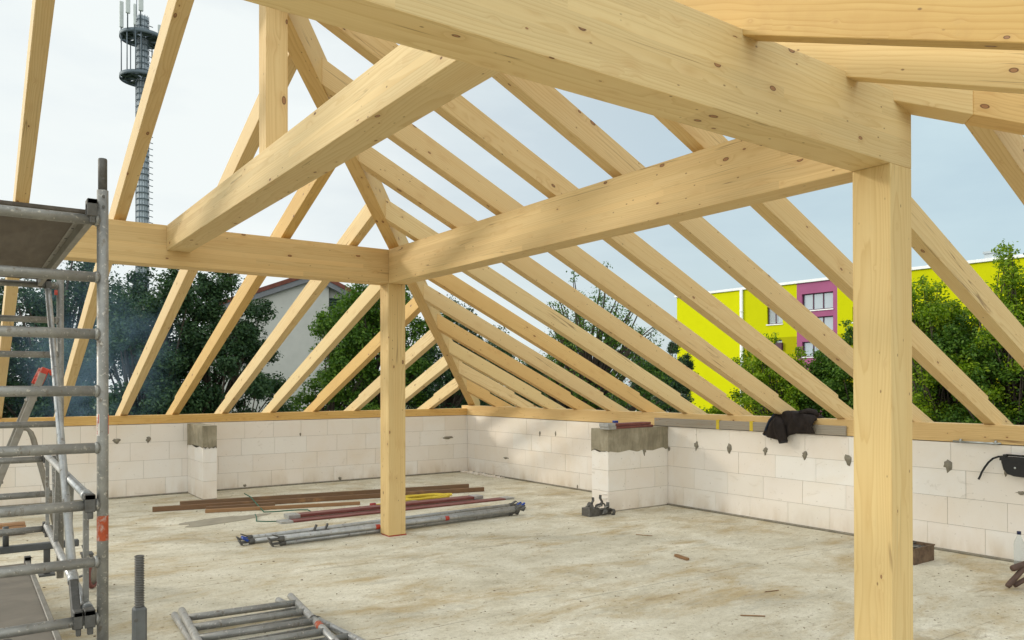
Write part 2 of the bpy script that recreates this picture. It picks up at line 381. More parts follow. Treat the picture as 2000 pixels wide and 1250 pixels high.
def mat_glass(name, tint, rough=0.08):
    t = NT(name)
    return t.out(tint, rough, 0.0, 0.9)
M['pane'] = mat_glass('window_pane', (0.34, 0.40, 0.44))
M['blind'] = simple('blind_slats', (0.35, 0.38, 0.40), 0.6)
def mat_bottle():
    t = NT('clear_plastic'); t.out((0.85, 0.9, 0.92), 0.08)
    t.bsdf.inputs['Transmission Weight'].default_value = 0.9
    t.bsdf.inputs['IOR'].default_value = 1.2
    return t.m
M['clear'] = mat_bottle()

# ------------------------------------------------------------------ mesh helpers
class MB:
    def __init__(self): self.v = []; self.f = []; self.sm = []; self.mi = []; self.mat = 0
    def _add(self, vs, fs, smooth=False):
        o = len(self.v); self.v.extend([tuple(q) for q in vs])
        for f in fs:
            self.f.append(tuple(i + o for i in f)); self.sm.append(smooth); self.mi.append(self.mat)
        return self
    def box(self, lo, hi, mtx=None):
        x0, y0, z0 = lo; x1, y1, z1 = hi
        vs = [Vector(q) for q in ((x0, y0, z0), (x1, y0, z0), (x1, y1, z0), (x0, y1, z0), (x0, y0, z1), (x1, y0, z1), (x1, y1, z1), (x0, y1, z1))]
        if mtx is not None: vs = [mtx @ q for q in vs]
        return self._add(vs, [(0, 3, 2, 1), (4, 5, 6, 7), (0, 1, 5, 4), (1, 2, 6, 5), (2, 3, 7, 6), (3, 0, 4, 7)])
    def prism(self, A, B):
        n = len(A)
        fs = [tuple(range(n))[::-1], tuple(range(n, 2 * n))]
        for i in range(n):
            j = (i + 1) % n; fs.append((i, j, n + j, n + i))
        return self._add(list(A) + list(B), fs)
    def bar(self, p0, p1, w, h, upv=(0, 0, 1)):
        p0, p1 = Vector(p0), Vector(p1); d = (p1 - p0).normalized(); upv = Vector(upv)
        s = d.cross(upv)
        if s.length < 1e-4: s = d.cross(Vector((1, 0, 0)))
        s.normalize(); u = s.cross(d).normalized()
        A = [p0 + s * i * w / 2 + u * j * h / 2 for i, j in ((-1, -1), (1, -1), (1, 1), (-1, 1))]
        B = [q + (p1 - p0) for q in A]
        return self.prism(A, B)
    def tube(self, pts, r, n=12, caps=True, closed=False):
        pts = [Vector(q) for q in pts]; k = len(pts)
        rs = r if isinstance(r, (list, tuple)) else [r] * k
        vs = []; ref = None
        for i, q in enumerate(pts):
            if closed: d = pts[(i + 1) % k] - pts[i - 1]
            else: d = pts[min(i + 1, k - 1)] - pts[max(i - 1, 0)]
            d.normalize()
            if ref is None:
                ref = Vector((0, 0, 1)) if abs(d.z) < 0.9 else Vector((1, 0, 0))
            s = d.cross(ref).normalized(); u = s.cross(d).normalized(); ref = u
            vs += [q + (s * cos(2 * pi * j / n) + u * sin(2 * pi * j / n)) * rs[i] for j in range(n)]
        fs = []
        for i in range(k if closed else k - 1):
            i2 = (i + 1) % k
            for j in range(n):
                j2 = (j + 1) % n
                fs.append((i * n + j, i * n + j2, i2 * n + j2, i2 * n + j))
        self._add(vs, fs, True)
        if caps and not closed:
            o = len(self.v) - len(vs)
            for ring, rev in ((range(n), False), (range((k - 1) * n, k * n), True)):
                ids = [o + q for q in ring]
                self.f.append(tuple(ids[::-1] if not rev else ids)); self.sm.append(False); self.mi.append(self.mat)
        return self
    def lathe(self, prof, n=16, at=(0, 0, 0), smooth=True):
        vs = []; at = Vector(at)
        for r, z in prof: vs += [at + Vector((r * cos(2 * pi * j / n), r * sin(2 * pi * j / n), z)) for j in range(n)]
        fs = []
        for i in range(len(prof) - 1):
            for j in range(n):
                j2 = (j + 1) % n; fs.append((i * n + j, i * n + j2, (i + 1) * n + j2, (i + 1) * n + j))
        return self._add(vs, fs, smooth)
    def grid(self, pts, smooth=True):
        nr, nc = len(pts), len(pts[0])
        vs = [q for row in pts for q in row]
        fs = [(i * nc + j, i * nc + j + 1, (i + 1) * nc + j + 1, (i + 1) * nc + j) for i in range(nr - 1) for j in range(nc - 1)]
        return self._add(vs, fs, smooth)
    def build(self, name, mats, parent=None, mtx=None, bevel=0.0, seg=1, local=None):
        """mtx: the object's matrix; vertices are given in world space and taken back into it"""
        me = bpy.data.meshes.new(name)
        vs = self.v
        if mtx is not None:
            inv = mtx.inverted(); vs = [tuple(inv @ Vector(q)) for q in vs]
        me.from_pydata(vs, [], self.f)
        me.polygons.foreach_set('use_smooth', self.sm)
        if not isinstance(mats, (list, tuple)): mats = [mats]
        for m in mats: me.materials.append(m)
        if len(mats) > 1: me.polygons.foreach_set('material_index', self.mi)
        bm = bmesh.new(); bm.from_mesh(me)
        bmesh.ops.recalc_face_normals(bm, faces=bm.faces)
        if bevel:
            es = [e for e in bm.edges if len(e.link_faces) == 2 and e.calc_face_angle(0) > 0.5]
            bmesh.ops.bevel(bm, geom=es, offset=bevel, segments=seg, affect='EDGES', profile=0.6)
        bm.to_mesh(me); bm.free()
        o = bpy.data.objects.new(name, me); COL.objects.link(o)
        if mtx is not None: o.matrix_world = mtx
        if parent is not None:
            o.parent = parent
            o.matrix_parent_inverse = Matrix.Translation(-Vector(parent.location)) if parent.rotation_euler.z == 0 else parent.matrix_basis.inverted()
        return o

def tag(o, label=None, cat=None, group=None, kind=None):
    if label: o['label'] = label
    if cat: o['category'] = cat
    if group: o['group'] = group
    if kind: o['kind'] = kind
    return o

def thing(name, loc, label, cat, group=None):
    o = bpy.data.objects.new(name, None); COL.objects.link(o)
    o.location = loc; o.empty_display_size = 0.2
    return tag(o, label, cat, group)

def frame_mtx(org, xdir, zhint=(0, 0, 1)):
    x = Vector(xdir).normalized(); z = Vector(zhint); y = z.cross(x)
    if y.length < 1e-3: y = Vector((0, 1, 0)).cross(x) if abs(x.y) < 0.9 else Vector((1, 0, 0)).cross(x)
    y.normalize(); z = x.cross(y)
    return Matrix(((x.x, y.x, z.x, org[0]), (x.y, y.y, z.y, org[1]), (x.z, y.z, z.z, org[2]), (0, 0, 0, 1)))

rng = random.Random(7)
def timber_box(name, lo, hi, axis, mat, label, cat, group=None, tint=(1, 1, 1), bevel=0.004):
    mb = MB().box(lo, hi)
    cen = [(lo[i] + hi[i]) / 2 for i in range(3)]
    org = list(cen); org[axis] = lo[axis]
    d = [0, 0, 0]; d[axis] = 1
    m = frame_mtx(org, d, (0, 0, 1) if axis != 2 else (1, 0, 0))
    o = mb.build(name, mat, mtx=m, bevel=bevel, seg=2)
    o.color = (*tint, 1)
    return tag(o, label, cat, group)

# ------------------------------------------------------------------ setting: ground and slab
GZ = -6.6
g = MB()
g._add([(-600, -600, GZ), (900, -600, GZ), (900, 1200, GZ), (-600, 1200, GZ)], [(0, 1, 2, 3)])
tag(g.build('ground', M['ground']), kind='structure')
fl = MB().box((-16, -15.2, -0.3), (0.34, 0.34, 0.0))
fl.box((-15.8, -15.0, GZ), (0.30, 0.30, -0.301))
tag(fl.build('floor', M['floor']), kind='structure')

# ------------------------------------------------------------------ block walls
HB = 0.25
def block_run(mb, horiz, lo, hi, plane, thick, joints, inward, gap=0.0032, seed=1, z0=0.012, h=HB):
    """courses of separate blocks; horiz 'x' or 'y'; joints: one list of joint positions per course from the floor up"""
    R = random.Random(seed)
    for k, js in enumerate(joints):
        js = sorted(q for q in js if lo + 0.05 < q < hi - 0.05)
        ed = [lo] + js + [hi]
        za = z0 if k == 0 else k * h; zb = (k + 1) * h - gap
        for p0, p1 in zip(ed[:-1], ed[1:]):
            d = R.uniform(0, 0.003)
            a0 = p0 + (gap / 2 if p0 != lo else 0); a1 = p1 - (gap / 2 if p1 != hi else 0)
            if horiz == 'x': mb.box((a0, plane + d, za), (a1, plane + thick, zb))
            else: mb.box((plane + d, a0, za), (plane + thick, a1, zb))
def series(first, step, lo, hi):
    out = []; q = first
    while q > lo: q -= step
    while q < hi:
        if q > lo: out.append(q)
        q += step
    return out

def blob(mb, cy, cz, w, h, seed, axis='y', plane=0.0, t=0.006):
    R = random.Random(seed); n = 14; pts = []
    for i in range(n):
        an = 2 * pi * i / n; k = R.uniform(0.62, 1.12)
        pts.append((cos(an) * w / 2 * k, sin(an) * h / 2 * k - (0.25 * h if 4 * pi / 3 < an < 5 * pi / 3 else 0)))
    def P(q, d): return (plane - d, cy + q[0], cz + q[1]) if axis == 'y' else (cy + q[0], plane - d, cz + q[1])
    A = [P(q, -0.01) for q in pts]; B = [P((q[0] * 0.94, q[1] * 0.94), t * 0.6) for q in pts]
    o = len(mb.v); mb.v += A + B
    C0 = P((0, 0), t); mb.v.append(C0)
    for i in range(n):
        j = (i + 1) % n
        mb.f.append((o + i, o + j, o + n + j, o + n + i)); mb.f.append((o + n + i, o + n + j, o + 2 * n))
        mb.sm += [True, True]; mb.mi += [0, 0]

# back wall (runs to the left from the far corner)
wa = thing('block_parapet', (-7, 0.15, 0), 'long white block knee wall at the back left, below the orange wall plate', 'wall')
mb = MB(); LA = -15.8
block_run(mb, 'x', LA, 0.30, 0.0, 0.30, [series(-2.0, .5, LA, 0), series(-1.78, .5, LA, 0), series(-1.95, .5, LA, 0), series(-2.18, .43, LA, 0)], 1, seed=3)
mb.build('blocks', M['block'], wa)
MB().box((LA, 0.006, 0.0), (0.295, 0.294, 0.99)).build('joint_mortar', M['joint'], wa)
MB().box((LA, -0.018, 0.0), (-0.02, 0.004, 0.022)).build('mortar_bed', M['mortar'], wa, bevel=0.006)
for i, (px, pz, w, h) in enumerate(((-5.22, .79, .075, .075), (-5.62, .79, .11, .07), (-1.30, .83, .035, .06), (-3.05, .78, .03, .05), (-3.9, .05, .06, .04), (-2.4, .05, .07, .05), (-.4, .62, .25, .05))):
    q = MB(); blob(q, px, pz, w, h, i + 5, 'x', 0.0); q.build('mortar_patch', M['mortar'], wa)

# right wall (runs towards the viewer)
wb = thing('block_parapet', (0.15, -7, 0), 'long white block knee wall on the right, under the jacket and grey board', 'wall')
mb = MB(); LB = -15.0
block_run(mb, 'y', LB, -0.004, 0.0, 0.30, [series(-5.06, .5, LB, 0), series(-5.24, .5, LB, 0), series(-4.9, .5, LB, 0), series(-5.27, .5, LB, 0)], 1, seed=9)
mb.build('blocks', M['block'], wb)
MB().box((0.006, LB, 0.0), (0.294, -0.006, 0.99)).build('joint_mortar', M['joint'], wb)
MB().box((-0.018, LB, 0.0), (0.004, -0.02, 0.022)).build('mortar_bed', M['mortar'], wb, bevel=0.006)
for i, (py, pz, w, h) in enumerate(((-5.27, .79, .075, .10), (-5.77, .79, .085, .10), (-6.27, .79, .075, .085), (-6.77, .78, .075, .085), (-7.27, .775, .11, .10), (-8.25, .795, .10, .12), (-8.73, .79, .045, .09),
                                    (-2.12, .785, .05, .07), (-2.51, .80, .035, .07), (-3.9, .05, .05, .07), (-3.02, .05, .03, .06), (-4.82, .72, .04, .05), (-8.85, .60, .09, .03), (-1.2, .33, .16, .03))):
    q = MB(); blob(q, py, pz, w, h, i + 40, 'y', 0.0); q.build('mortar_patch', M['mortar'], wb)

# piers with raw concrete caps
def pier(x0, x1, y0, y1, zt, zc, label, long_axis, seed):
    t = thing('block_pier', ((x0 + x1) / 2, (y0 + y1) / 2, 0), label, 'pier')
    mb = MB(); R = random.Random(seed)
    for k in range(3):
        za, zb = (0.012 if k == 0 else k * HB), min((k + 1) * HB - 0.003, zc)
        L0, L1 = (x0, x1) if long_axis == 'x' else (y0, y1)
        js = [L0 + (L1 - L0) * f for f in ((0.5,), (0.27, 0.77), (0.52,))[k]]
        ed = [L0] + js + [L1]
        for p0, p1 in zip(ed[:-1], ed[1:]):
            p0 += 0.0015; p1 -= 0.0015
            if long_axis == 'x': mb.box((p0, y0, za), (p1, y1, zb))
            else: mb.box((x0, p0, za), (x1, p1, zb))
    if long_axis == 'x':   # grooved end block of the right pier
        mb.box((x0 - 0.012, y0 + 0.03, 0.21), (x0 + 0.01, y0 + 0.12, 0.222)); mb.box((x0 - 0.012, y0 + 0.03, 0.155), (x0 + 0.01, y0 + 0.12, 0.172))
    mb.build('blocks', M['block'], t, bevel=0.002)
    MB().box((x0 + .006, y0 + .006, 0), (x1 - .004, y1 - .006, zc - .004)).build('joint_mortar', M['joint'], t)
    # cap with a ragged lower edge
    cap = MB(); n = 28; e = 0.004
    rows = []
    loop = []
    def side(p, q, m):
        return [(p[0] + (q[0] - p[0]) * i / m, p[1] + (q[1] - p[1]) * i / m) for i in range(m)]
    c0, c1, c2, c3 = (x0 - e, y0 - e), (x1 - 0.002, y0 - e), (x1 - 0.002, y1 + e), (x0 - e, y1 + e)
    loop = side(c0, c1, 26) + side(c1, c2, 10) + side(c2, c3, 26) + side(c3, c0, 10)
    zlow = [zc - 0.005 + R.uniform(-0.014, 0.012) + 0.012 * sin(i * 0.9) for i in range(len(loop))]
    bot = [(p[0], p[1], z) for p, z in zip(loop, zlow)]; topv = [(p[0], p[1], zt) for p in loop]
    cap.prism(bot, topv)
    cap.build('concrete_cap', M['concrete'], t)
    return t
pier(-1.023, -0.001, -4.80, -4.50, 0.998, 0.735, 'wide white block pier with a raw concrete cap, jutting from the right wall', 'x', 4)
pier(-4.705, -4.525, -0.86, -0.001, 0.993, 0.705, 'narrow white block pier with a raw concrete cap, jutting from the back wall', 'y', 8)
q = MB(); blob(q, -0.42, 0.71, 0.06, 0.09, 77, 'x', -4.80); o = q.build('mortar_patch', M['mortar'], bpy.data.objects['block_pier'])

# ------------------------------------------------------------------ timbers
ZB, ZT = 2.556, 2.898
X2, W = -3.837, 0.19
Y1, Y3 = -4.623, -9.811
pA = (0.90, 0.80, 0.66)
timber_box('wall_plate', (-15.5, 0.015, 1.004), (0.02, 0.17, 1.122), 0, M['honey'], 'orange timber wall plate lying along the top of the back wall', 'wall plate', tint=(1.0, .98, .95))
timber_box('wall_plate', (0.005, -1.70, 1.004), (0.165, 0.20, 1.172), 1, M['solid'], 'short wall plate on the right wall beside the far corner', 'wall plate', tint=(.96, .88, .72))
timber_box('wall_plate', (0.002, -15.0, 1.004), (0.160, -1.705, 1.170), 1, M['solid'], 'long pale wall plate on the right wall, running behind the black jacket', 'wall plate', tint=(1.0, .93, .80))

def post(x, y, z1, label, tint):
    mb = MB().box((x, y, 0.012), (x + W, y + W, z1))
    m = frame_mtx((x + W / 2, y + W / 2, 0.012), (0, 0, 1), (1, 0, 0))
    t = mb.build('timber_post', M['glulam_post'], mtx=m, bevel=0.005, seg=2)
    t.color = (*tint, 1)
    tag(t, label, 'post')
    return t
M['glulam_post'] = wood('post_spruce', light=(0.70, 0.54, 0.275), dark=(0.57, 0.39, 0.165), glulam=False, knots=1.0)
p1 = post(X2, Y1, ZB, 'square timber post under the far corner of the beams', (1.0, .97, .90))
p2 = post(X2, Y3, ZB, 'tall square timber post nearest the viewer, on the right', (1.0, .98, .90))
pad = MB().box((X2 + .006, Y1 + .004, 0.0), (X2 + W + .012, Y1 + W - .01, 0.0115)).build('red_shim', M['postpad'])
tag(pad, 'thin red shim plate under the foot of the far timber post', 'shim')

timber_box('purlin', (-11.0, Y1, ZB), (X2 + W, Y1 + W, ZT), 0, M['glulam'], 'long beam at the back resting on the far post, behind the scaffold', 'beam', 'roof beams', (1.0, .93, .80))
timber_box('purlin', (X2, Y3 + W + .002, ZB), (X2 + W, Y1 - .002, ZT), 1, M['glulam'], 'beam running from the far post to the near right post', 'beam', 'roof beams', (1.0, .95, .83))
timber_box('purlin', (-12.0, Y3, ZB), (X2 + W, Y3 + W, ZT), 0, M['glulam'], 'massive nearest beam overhead, carried by the right post', 'beam', 'roof beams', (1.0, .97, .86))
timber_box('purlin', (-5.925, Y3 + W + .002, 2.682), (-5.735, Y1 - .002, ZT - 0.003), 1, M['glulam'], 'shallower cross beam in the middle, joining the nearest and back beams', 'beam', 'roof beams', (1.0, .98, .90))
timber_box('king_post', (-5.92, -7.245, ZT - .003), (-5.79, -7.115, 3.98), 2, M['solid'], 'short upright king post standing on the middle cross beam', 'post', None, (.98, .92, .80))

APX, APY = -5.86, -7.18
HA, HBs = 0.392, 0.465          # slopes of the back and right roof planes
RV = 0.190                     # vertical height of a rafter
RW = 0.094
HW = 0.12
Hlow = Vector((0.10, 0.0, 1.168)); Hap = Vector((-5.9, -7.15, 3.89))
hd2 = Vector((Hap.x - Hlow.x, Hap.y - Hlow.y)).normalized()
hn = Vector((-hd2.y, hd2.x))       # plan normal of the hip
if hn.x < 0: hn = -hn              # towards +x, -y: the right roof plane's side
def rafter(name, pts_a, pts_b, label, cat, group, mat, tint, d):
    mb = MB().prism(pts_a, pts_b)
    org = sum((Vector(q) for q in list(pts_a) + list(pts_b)), Vector()) / (2 * len(pts_a))
    m = frame_mtx(org, d)
    o = mb.build(name, mat, mtx=m, bevel=0.003, seg=1)
    o.color = (*tint, 1)
    return tag(o, label, cat, group)

def tint_rand(R, base=(1, .93, .80), amt=0.05):
    k = 1 + R.uniform(-amt, amt); h = R.uniform(-amt, amt)
    return (min(1, base[0] * k), base[1] * k * (1 - h * 0.4), base[2] * k * (1 - h))

R = random.Random(12)
STEP = 0.10                        # where the tail is cut thinner
def prof_line(z_at, t0, t1, ts):
    """(t, z) outline of a rafter, t measured from the wall face inwards; t0 tail (negative), t1 upper end"""
    return [(t0, z_at(t0)), (t1, z_at(t1)), (t1, z_at(t1) + RV), (ts, z_at(ts) + RV), (ts, z_at(ts) + RV - 0.028), (t0, z_at(t0) + RV - 0.028)]

# back roof plane: rafters rise from the back wall towards the viewer
xs = [-8.32, -7.62, -6.92, -6.22, -5.471, -4.804, -4.119, -3.406, -2.725, -2.03, -1.34, -0.65]
labA = {0: 'first from the far corner, shortest', 1: 'second from the far corner'}
n_a = len(xs)
ord_ = ['first', 'second', 'third', 'fourth', 'fifth', 'sixth', 'seventh', 'eighth', 'ninth', 'tenth', 'eleventh', 'twelfth', 'thirteenth', 'fourteenth', 'fifteenth', 'sixteenth']
for k, xr in enumerate(sorted(xs, reverse=True)):
    xa, xb = xr - RW, xr
    def yend(x):                   # plan line of the hip face on this side
        s = (x - Hlow.x - (-hn.x) * HW / 2) / hd2.x
        return Hlow.y + (-hn.y) * HW / 2 + s * hd2.y
    zA = lambda t: 1.150 + HA * t
    ys = []
    for x in (xa, xb):
        yy = max(yend(x), APY) if x > APX else APY
        ys.append(-yy)
    if ys[1] < 0.3: continue
    A = [(xa, -t, z) for t, z in prof_line(zA, -0.62, ys[0], STEP)]
    B = [(xb, -t, z) for t, z in prof_line(zA, -0.62, ys[1], STEP)]
    near = {2: ', behind the far post', 5: ', right of the narrow pier', 6: ', left of the narrow pier', 8: ', behind the scaffold'}.get(k, '')
    # colours: two honey ones among pale ones
    honey = k in (3, 6)
    rafter('rafter', A, B, f'{"honey" if honey else "pale"} rafter of the back wall, {ord_[k]} from the far corner{near}', 'rafter', 'rafters on the back wall plate',
           M['honey'] if honey else M['solid'], tint_rand(R, (1.0, 1.0, .97) if not honey else (1.0, 1.02, 1.05)), (0, -1, HA))

# right roof plane: rafters rise from the right wall to the left
ysr = [-7.13 + 0.705 * k for k in range(-6, 10)]
near_b = {7: ', above the jacket', 8: ', left of the near post', 10: ', right of the near post'}
kk = 0
for yl in sorted(ysr, reverse=True):
    ya, yb = yl - RW, yl           # ya nearer to the viewer
    def xend(y, off):
        s = (y - Hlow.y - hn.y * off) / hd2.y
        return Hlow.x + hn.x * off + s * hd2.x
    def xend2(y):                  # second hip, mirrored about the ridge
        yy = 2 * APY - y
        s = (yy - Hlow.y - hn.y * HW / 2) / hd2.y
        return Hlow.x + hn.x * HW / 2 + s * hd2.x
    zB = lambda t: 1.184 + HBs * t
    xe = []
    for y in (ya, yb):
        x = xend(y, HW / 2) if y > APY else xend2(y)
        xe.append(-max(x, APX))
    if min(xe) < 0.3: continue
    if yl < -13.2: continue
    A = [(-t, ya, z) for t, z in prof_line(zB, -0.62, xe[0], STEP)]
    B = [(-t, yb, z) for t, z in prof_line(zB, -0.62, xe[1], STEP)]
    honey = kk in (0, 3, 5)
    lab = f'{"yellowish" if honey else "pale"} rafter of the right wall, {ord_[kk]} from the far corner{near_b.get(kk, "")}'
    rafter('rafter', A, B, lab, 'rafter', 'rafters on the right wall plate', M['solid'], tint_rand(R, (.97, .82, .58) if honey else (1.0, .95, .86), 0.05), (-1, 0, HBs))
    kk += 1
NB = kk

# hips
def hip(low, ap, label, mirror=False, low_t=-0.7, mat='solid', tint=(1, 1, 1)):
    d = (ap - low); L2 = sqrt(d.x ** 2 + d.y ** 2); e = Vector((d.x / L2, d.y / L2)); nn = Vector((-e.y, e.x)); s = d.z / L2
    A, B = [], []
    for t, dz in ((low_t, 0), (L2 - 0.07, 0), (L2 - 0.07, 0.262), (low_t, 0.262)):
        P = Vector((low.x + e.x * t, low.y + e.y * t, low.z + s * t + dz))
        A.append((P.x + nn.x * HW / 2, P.y + nn.y * HW / 2, P.z)); B.append((P.x - nn.x * HW / 2, P.y - nn.y * HW / 2, P.z))
    return rafter('hip_rafter', A, B, label, 'hip rafter', 'hip rafters', M[mat], tint, (d.x, d.y, d.z))
hip(Hlow, Hap, 'long hip rafter rising from the far wall corner over the far post', tint=(.97, .88, .70))
HW = 0.14
h2a, h2b = Vector((Hlow.x, 2 * APY - Hlow.y, Hlow.z - .065)), Vector((Hap.x, 2 * APY - Hap.y, Hap.z - .065))
f2 = (3.54 + Hlow.x) / (Hlow.x - Hap.x)
h2m = h2a.lerp(h2b, f2)
h2 = hip(h2m, h2b, 'near hip rafter right of the near post head, pale with a yellower lower piece', low_t=0.0, tint=(1, .95, .82))
lp = hip(h2a, h2m + (h2m - h2a).normalized() * .0728, None, tint=(.97, .83, .60))
for q_ in ('label', 'category', 'group'):
    if q_ in lp: del lp[q_]
lp.name = 'lower_piece'; lp.parent = h2; lp.matrix_parent_inverse = h2.matrix_basis.inverted(); lp['label'] = 'yellower lower piece'

# near roof plane: two rafters lying on the nearest beam
for k, (xl, mt, tn, lab) in enumerate(((-4.905, 'honey', (.84, .84, .84), 'stained yellow rafter lying on the nearest beam, topmost at the upper right'),
                                   (-4.200, 'solid', (1.0, .95, .80), 'pale rafter lying on the nearest beam, just left of the near post'))):
    A, B = [], []
    zN = lambda y: 2.872 - HA * (-9.811 - y)
    y0 = -15.0; y1 = APY
    for y, dz in ((y0, 0), (y1, 0), (y1, RV), (y0, RV)):
        A.append((xl, y, zN(y) + dz)); B.append((xl + RW, y, zN(y) + dz))
    rafter('rafter', A, B, lab, 'rafter', 'rafters on the nearest beam', M[mt], tn, (0, 1, HA))

# ------------------------------------------------------------------ scaffold tower
SX0, SX1 = -7.56, -6.853            # uprights of a frame
YN, YF = -7.90, -5.25
TR = 0.0232
def ladder_frame(x0, x1, y, rungs, ztop, label, spigot=True, stickers=False, zbot=0.14):
    t = thing('scaffold_ladder', ((x0 + x1) / 2, y, 0), label, 'scaffold frame', 'upright scaffold frames')
    for x in (x0, x1):
        u = MB().tube([(x, y, zbot), (x, y, ztop)], TR, 18)
        up_ = u.build('upright', M['galv'], t)
        if spigot:
            sp = MB().tube([(x, y, ztop - .02), (x, y, ztop + .135), (x, y, ztop + .14)], [.0185, .0185, .0165], 16)
            sp.tube([(x, y - .0205, ztop + .05), (x, y - .012, ztop + .05)], .006, 10)
            sp.build('spigot', M['cast'], up_)
            for dz in (.03, .075): MB().tube([(x, y - .0255, ztop - dz), (x, y - .02, ztop - dz)], .006, 10).build('pin', M['cast'], up_)
        if stickers and x == x1:
            def band(z0, z1, a0, a1, mat, name, r=.0237):
                b_ = MB(); n = 10
                pts = [[(x + cos(a0 + (a1 - a0) * i / n) * r, y + sin(a0 + (a1 - a0) * i / n) * r, z) for i in range(n + 1)] for z in (z0, z1)]
                b_.grid(pts); return b_.build(name, M[mat], up_)
            band(.845, .955, -pi, 0, 'orange_label', 'orange_band')
            st = band(1.305, 1.402, -pi * 1.02, -pi * .70, 'white_label', 'white_sticker')
            band(1.305, 1.402, -pi * .22, pi * .05, 'white_label', 'white_sticker')
            # worn red lettering running up the sticker
            b_ = MB(); Rr = random.Random(3)
            for i in range(9):
                z0 = 1.312 + i * .0085
                for aa, bb in ((-.93, -.90), (-.86, -.83), (-.91, -.85)):
                    if Rr.random() < .75:
                        z1 = z0 + (.0065 if bb - aa < .04 else .0018)
                        b_.grid([[(x + cos(pi * (aa + (bb - aa) * q / 3)) * .0241, y + sin(pi * (aa + (bb - aa) * q / 3)) * .0241, z) for q in range(4)] for z in (z0, z1)])
            b_.grid([[(x + cos(pi * (-.80 + .06 * q / 3)) * .0241, y + sin(pi * (-.80 + .06 * q / 3)) * .0241, z) for q in range(4)] for z in (1.36, 1.40)])
            b_.build('red_lettering', M['red_label'], up_)
            b_ = MB()
            b_.grid([[(x + cos(pi * (-.20 + .10 * q / 3)) * .0241, y + sin(pi * (-.20 + .10 * q / 3)) * .0241, z) for q in range(4)] for z in (1.312, 1.398)])
            b_.build('red_lettering', M['red_label'], up_)
    for z in rungs:
        rg = MB().tube([(x0 + .01, y, z), (x1 - .01, y, z)], TR * .97, 16)
        for x, s in ((x0, 1), (x1, -1)):            # weld collars
            rg.tube([(x + s * .018, y, z), (x + s * .026, y, z), (x + s * .032, y, z)], [.0285, .0270, .0225], 16)
        rg.build('rung', M['galv'], t)
    return t
rz = [0.505 + 0.2493 * k for k in range(8)]
ladder_frame(SX0, SX1, YN, rz, 2.385, 'nearest scaffold frame with an orange band and a white sticker on its upright', stickers=True)
ladder_frame(-7.46, -6.770, YF, [.505 + .2493 * k for k in range(8)], 2.30, 'farther scaffold frame, half hidden behind the nearest one', spigot=False)

def claw(mb, x, y, z, s=1.0, yd=-1):
    """hook that grips a rung from above, with a locking tongue"""
    mb.box((x - .020 * s, y - .034, z - .028), (x + .020 * s, y - .024, z + .048))
    mb.box((x - .020 * s, y + .024, z - .028), (x + .020 * s, y + .034, z + .036))
    mb.box((x - .020 * s, y - .034, z + .0245), (x + .020 * s, y + .034, z + .048))
    mb.box((x - .010 * s, y - .03, z - .058), (x + .012 * s, y - .010, z - .026))

def platform(xr, wid, ya, yb, z, label, mtop, munder):
    t = thing('scaffold_platform', (xr - wid / 2, (ya + yb) / 2, z), label, 'platform', 'scaffold platforms')
    xl = xr - wid
    d = MB().box((xl + .028, ya + .03, z - .006), (xr - .028, yb - .03, z + .006)); d.build('deck_panel', munder, t)
    MB().box((xl + .03, ya + .032, z + .0062), (xr - .03, yb - .032, z + .009)).build('deck_top', mtop, t)
    for x in (xl, xr):
        r_ = MB()
        s = 1 if x == xr else -1
        r_.box((x - .028 if s > 0 else x, ya + .03, z - .052), (x if s > 0 else x + .028, yb - .03, z + .022))
        r_.box((x - s * .052 if s > 0 else x + .028, ya + .05, z - .0105), (x - .0285 if s > 0 else x + .052, yb - .05, z - .0062))
        rl = r_.build('edge_rail', M['alu'], t, bevel=.003)
        L_ = yb - ya
        for i in range(9):
            yy = ya + .12 + (L_ - .24) * i / 8
            MB().tube([(x - s * .040, yy, z - .0128), (x - s * .040, yy, z - .0100)], .006, 8).build('rivet', M['cast'], rl)
        for y, sg in ((ya, 1), (yb, -1)):
            k = MB(); claw(k, x - s * .012, y, z + .0, 1.0); k.build('claw', M['cast'], t, bevel=.003)
    return t
M['alu'] = simple('dusty_aluminium', (0.26, 0.245, 0.215), .5, .4, .14, 12, dirt=(.17, .14, .105), dirt_amt=.5)
platform(-6.885, .62, YN, YF, 2.290, 'upper scaffold platform seen from below, dark plywood in an aluminium frame', M['ply_dark'], M['ply_dark'])
platform(-6.955, .58, YN - .3, YF + .05, .262, 'lower scaffold platform near the floor with a dusty plywood top', M['ply_top'], M['ply_dark'])

# diagonal brace, side guard
br = thing('diagonal_brace', (-6.9, -6.6, 1.4), 'bright diagonal tube slanting down from the far frame top to the near frame foot', 'brace')
A0, B0 = Vector((-6.845, YF + .045, 2.255)), Vector((-6.950, YN + .045, .52))
dd = (B0 - A0).normalized()
MB().tube([A0, A0 + dd * .2, B0 - dd * .24], .0195, 14).build('tube', M['galv_bright'], br)
e_ = MB().tube([B0 - dd * .25, B0 - dd * .20], .0235, 14); e_.build('collar', M['galv_bright'], br)
e_ = MB().bar(B0 - dd * .20, B0 + dd * .06, .036, .05); claw(e_, B0.x, YN, .505, .9); e_.build('claw', M['cast'], br, bevel=.004)
e_ = MB(); claw(e_, A0.x, YF, 2.25, .9); e_.tube([A0 - dd * .01, A0 + dd * .06], .024, 12); e_.build('claw', M['cast'], br, bevel=.003)
e_ = MB().box((A0.x + .035, YF - .045, 2.18), (A0.x + .055, YF - .03, 2.215)); e_.build('lock_tab', M['redcap'], br)

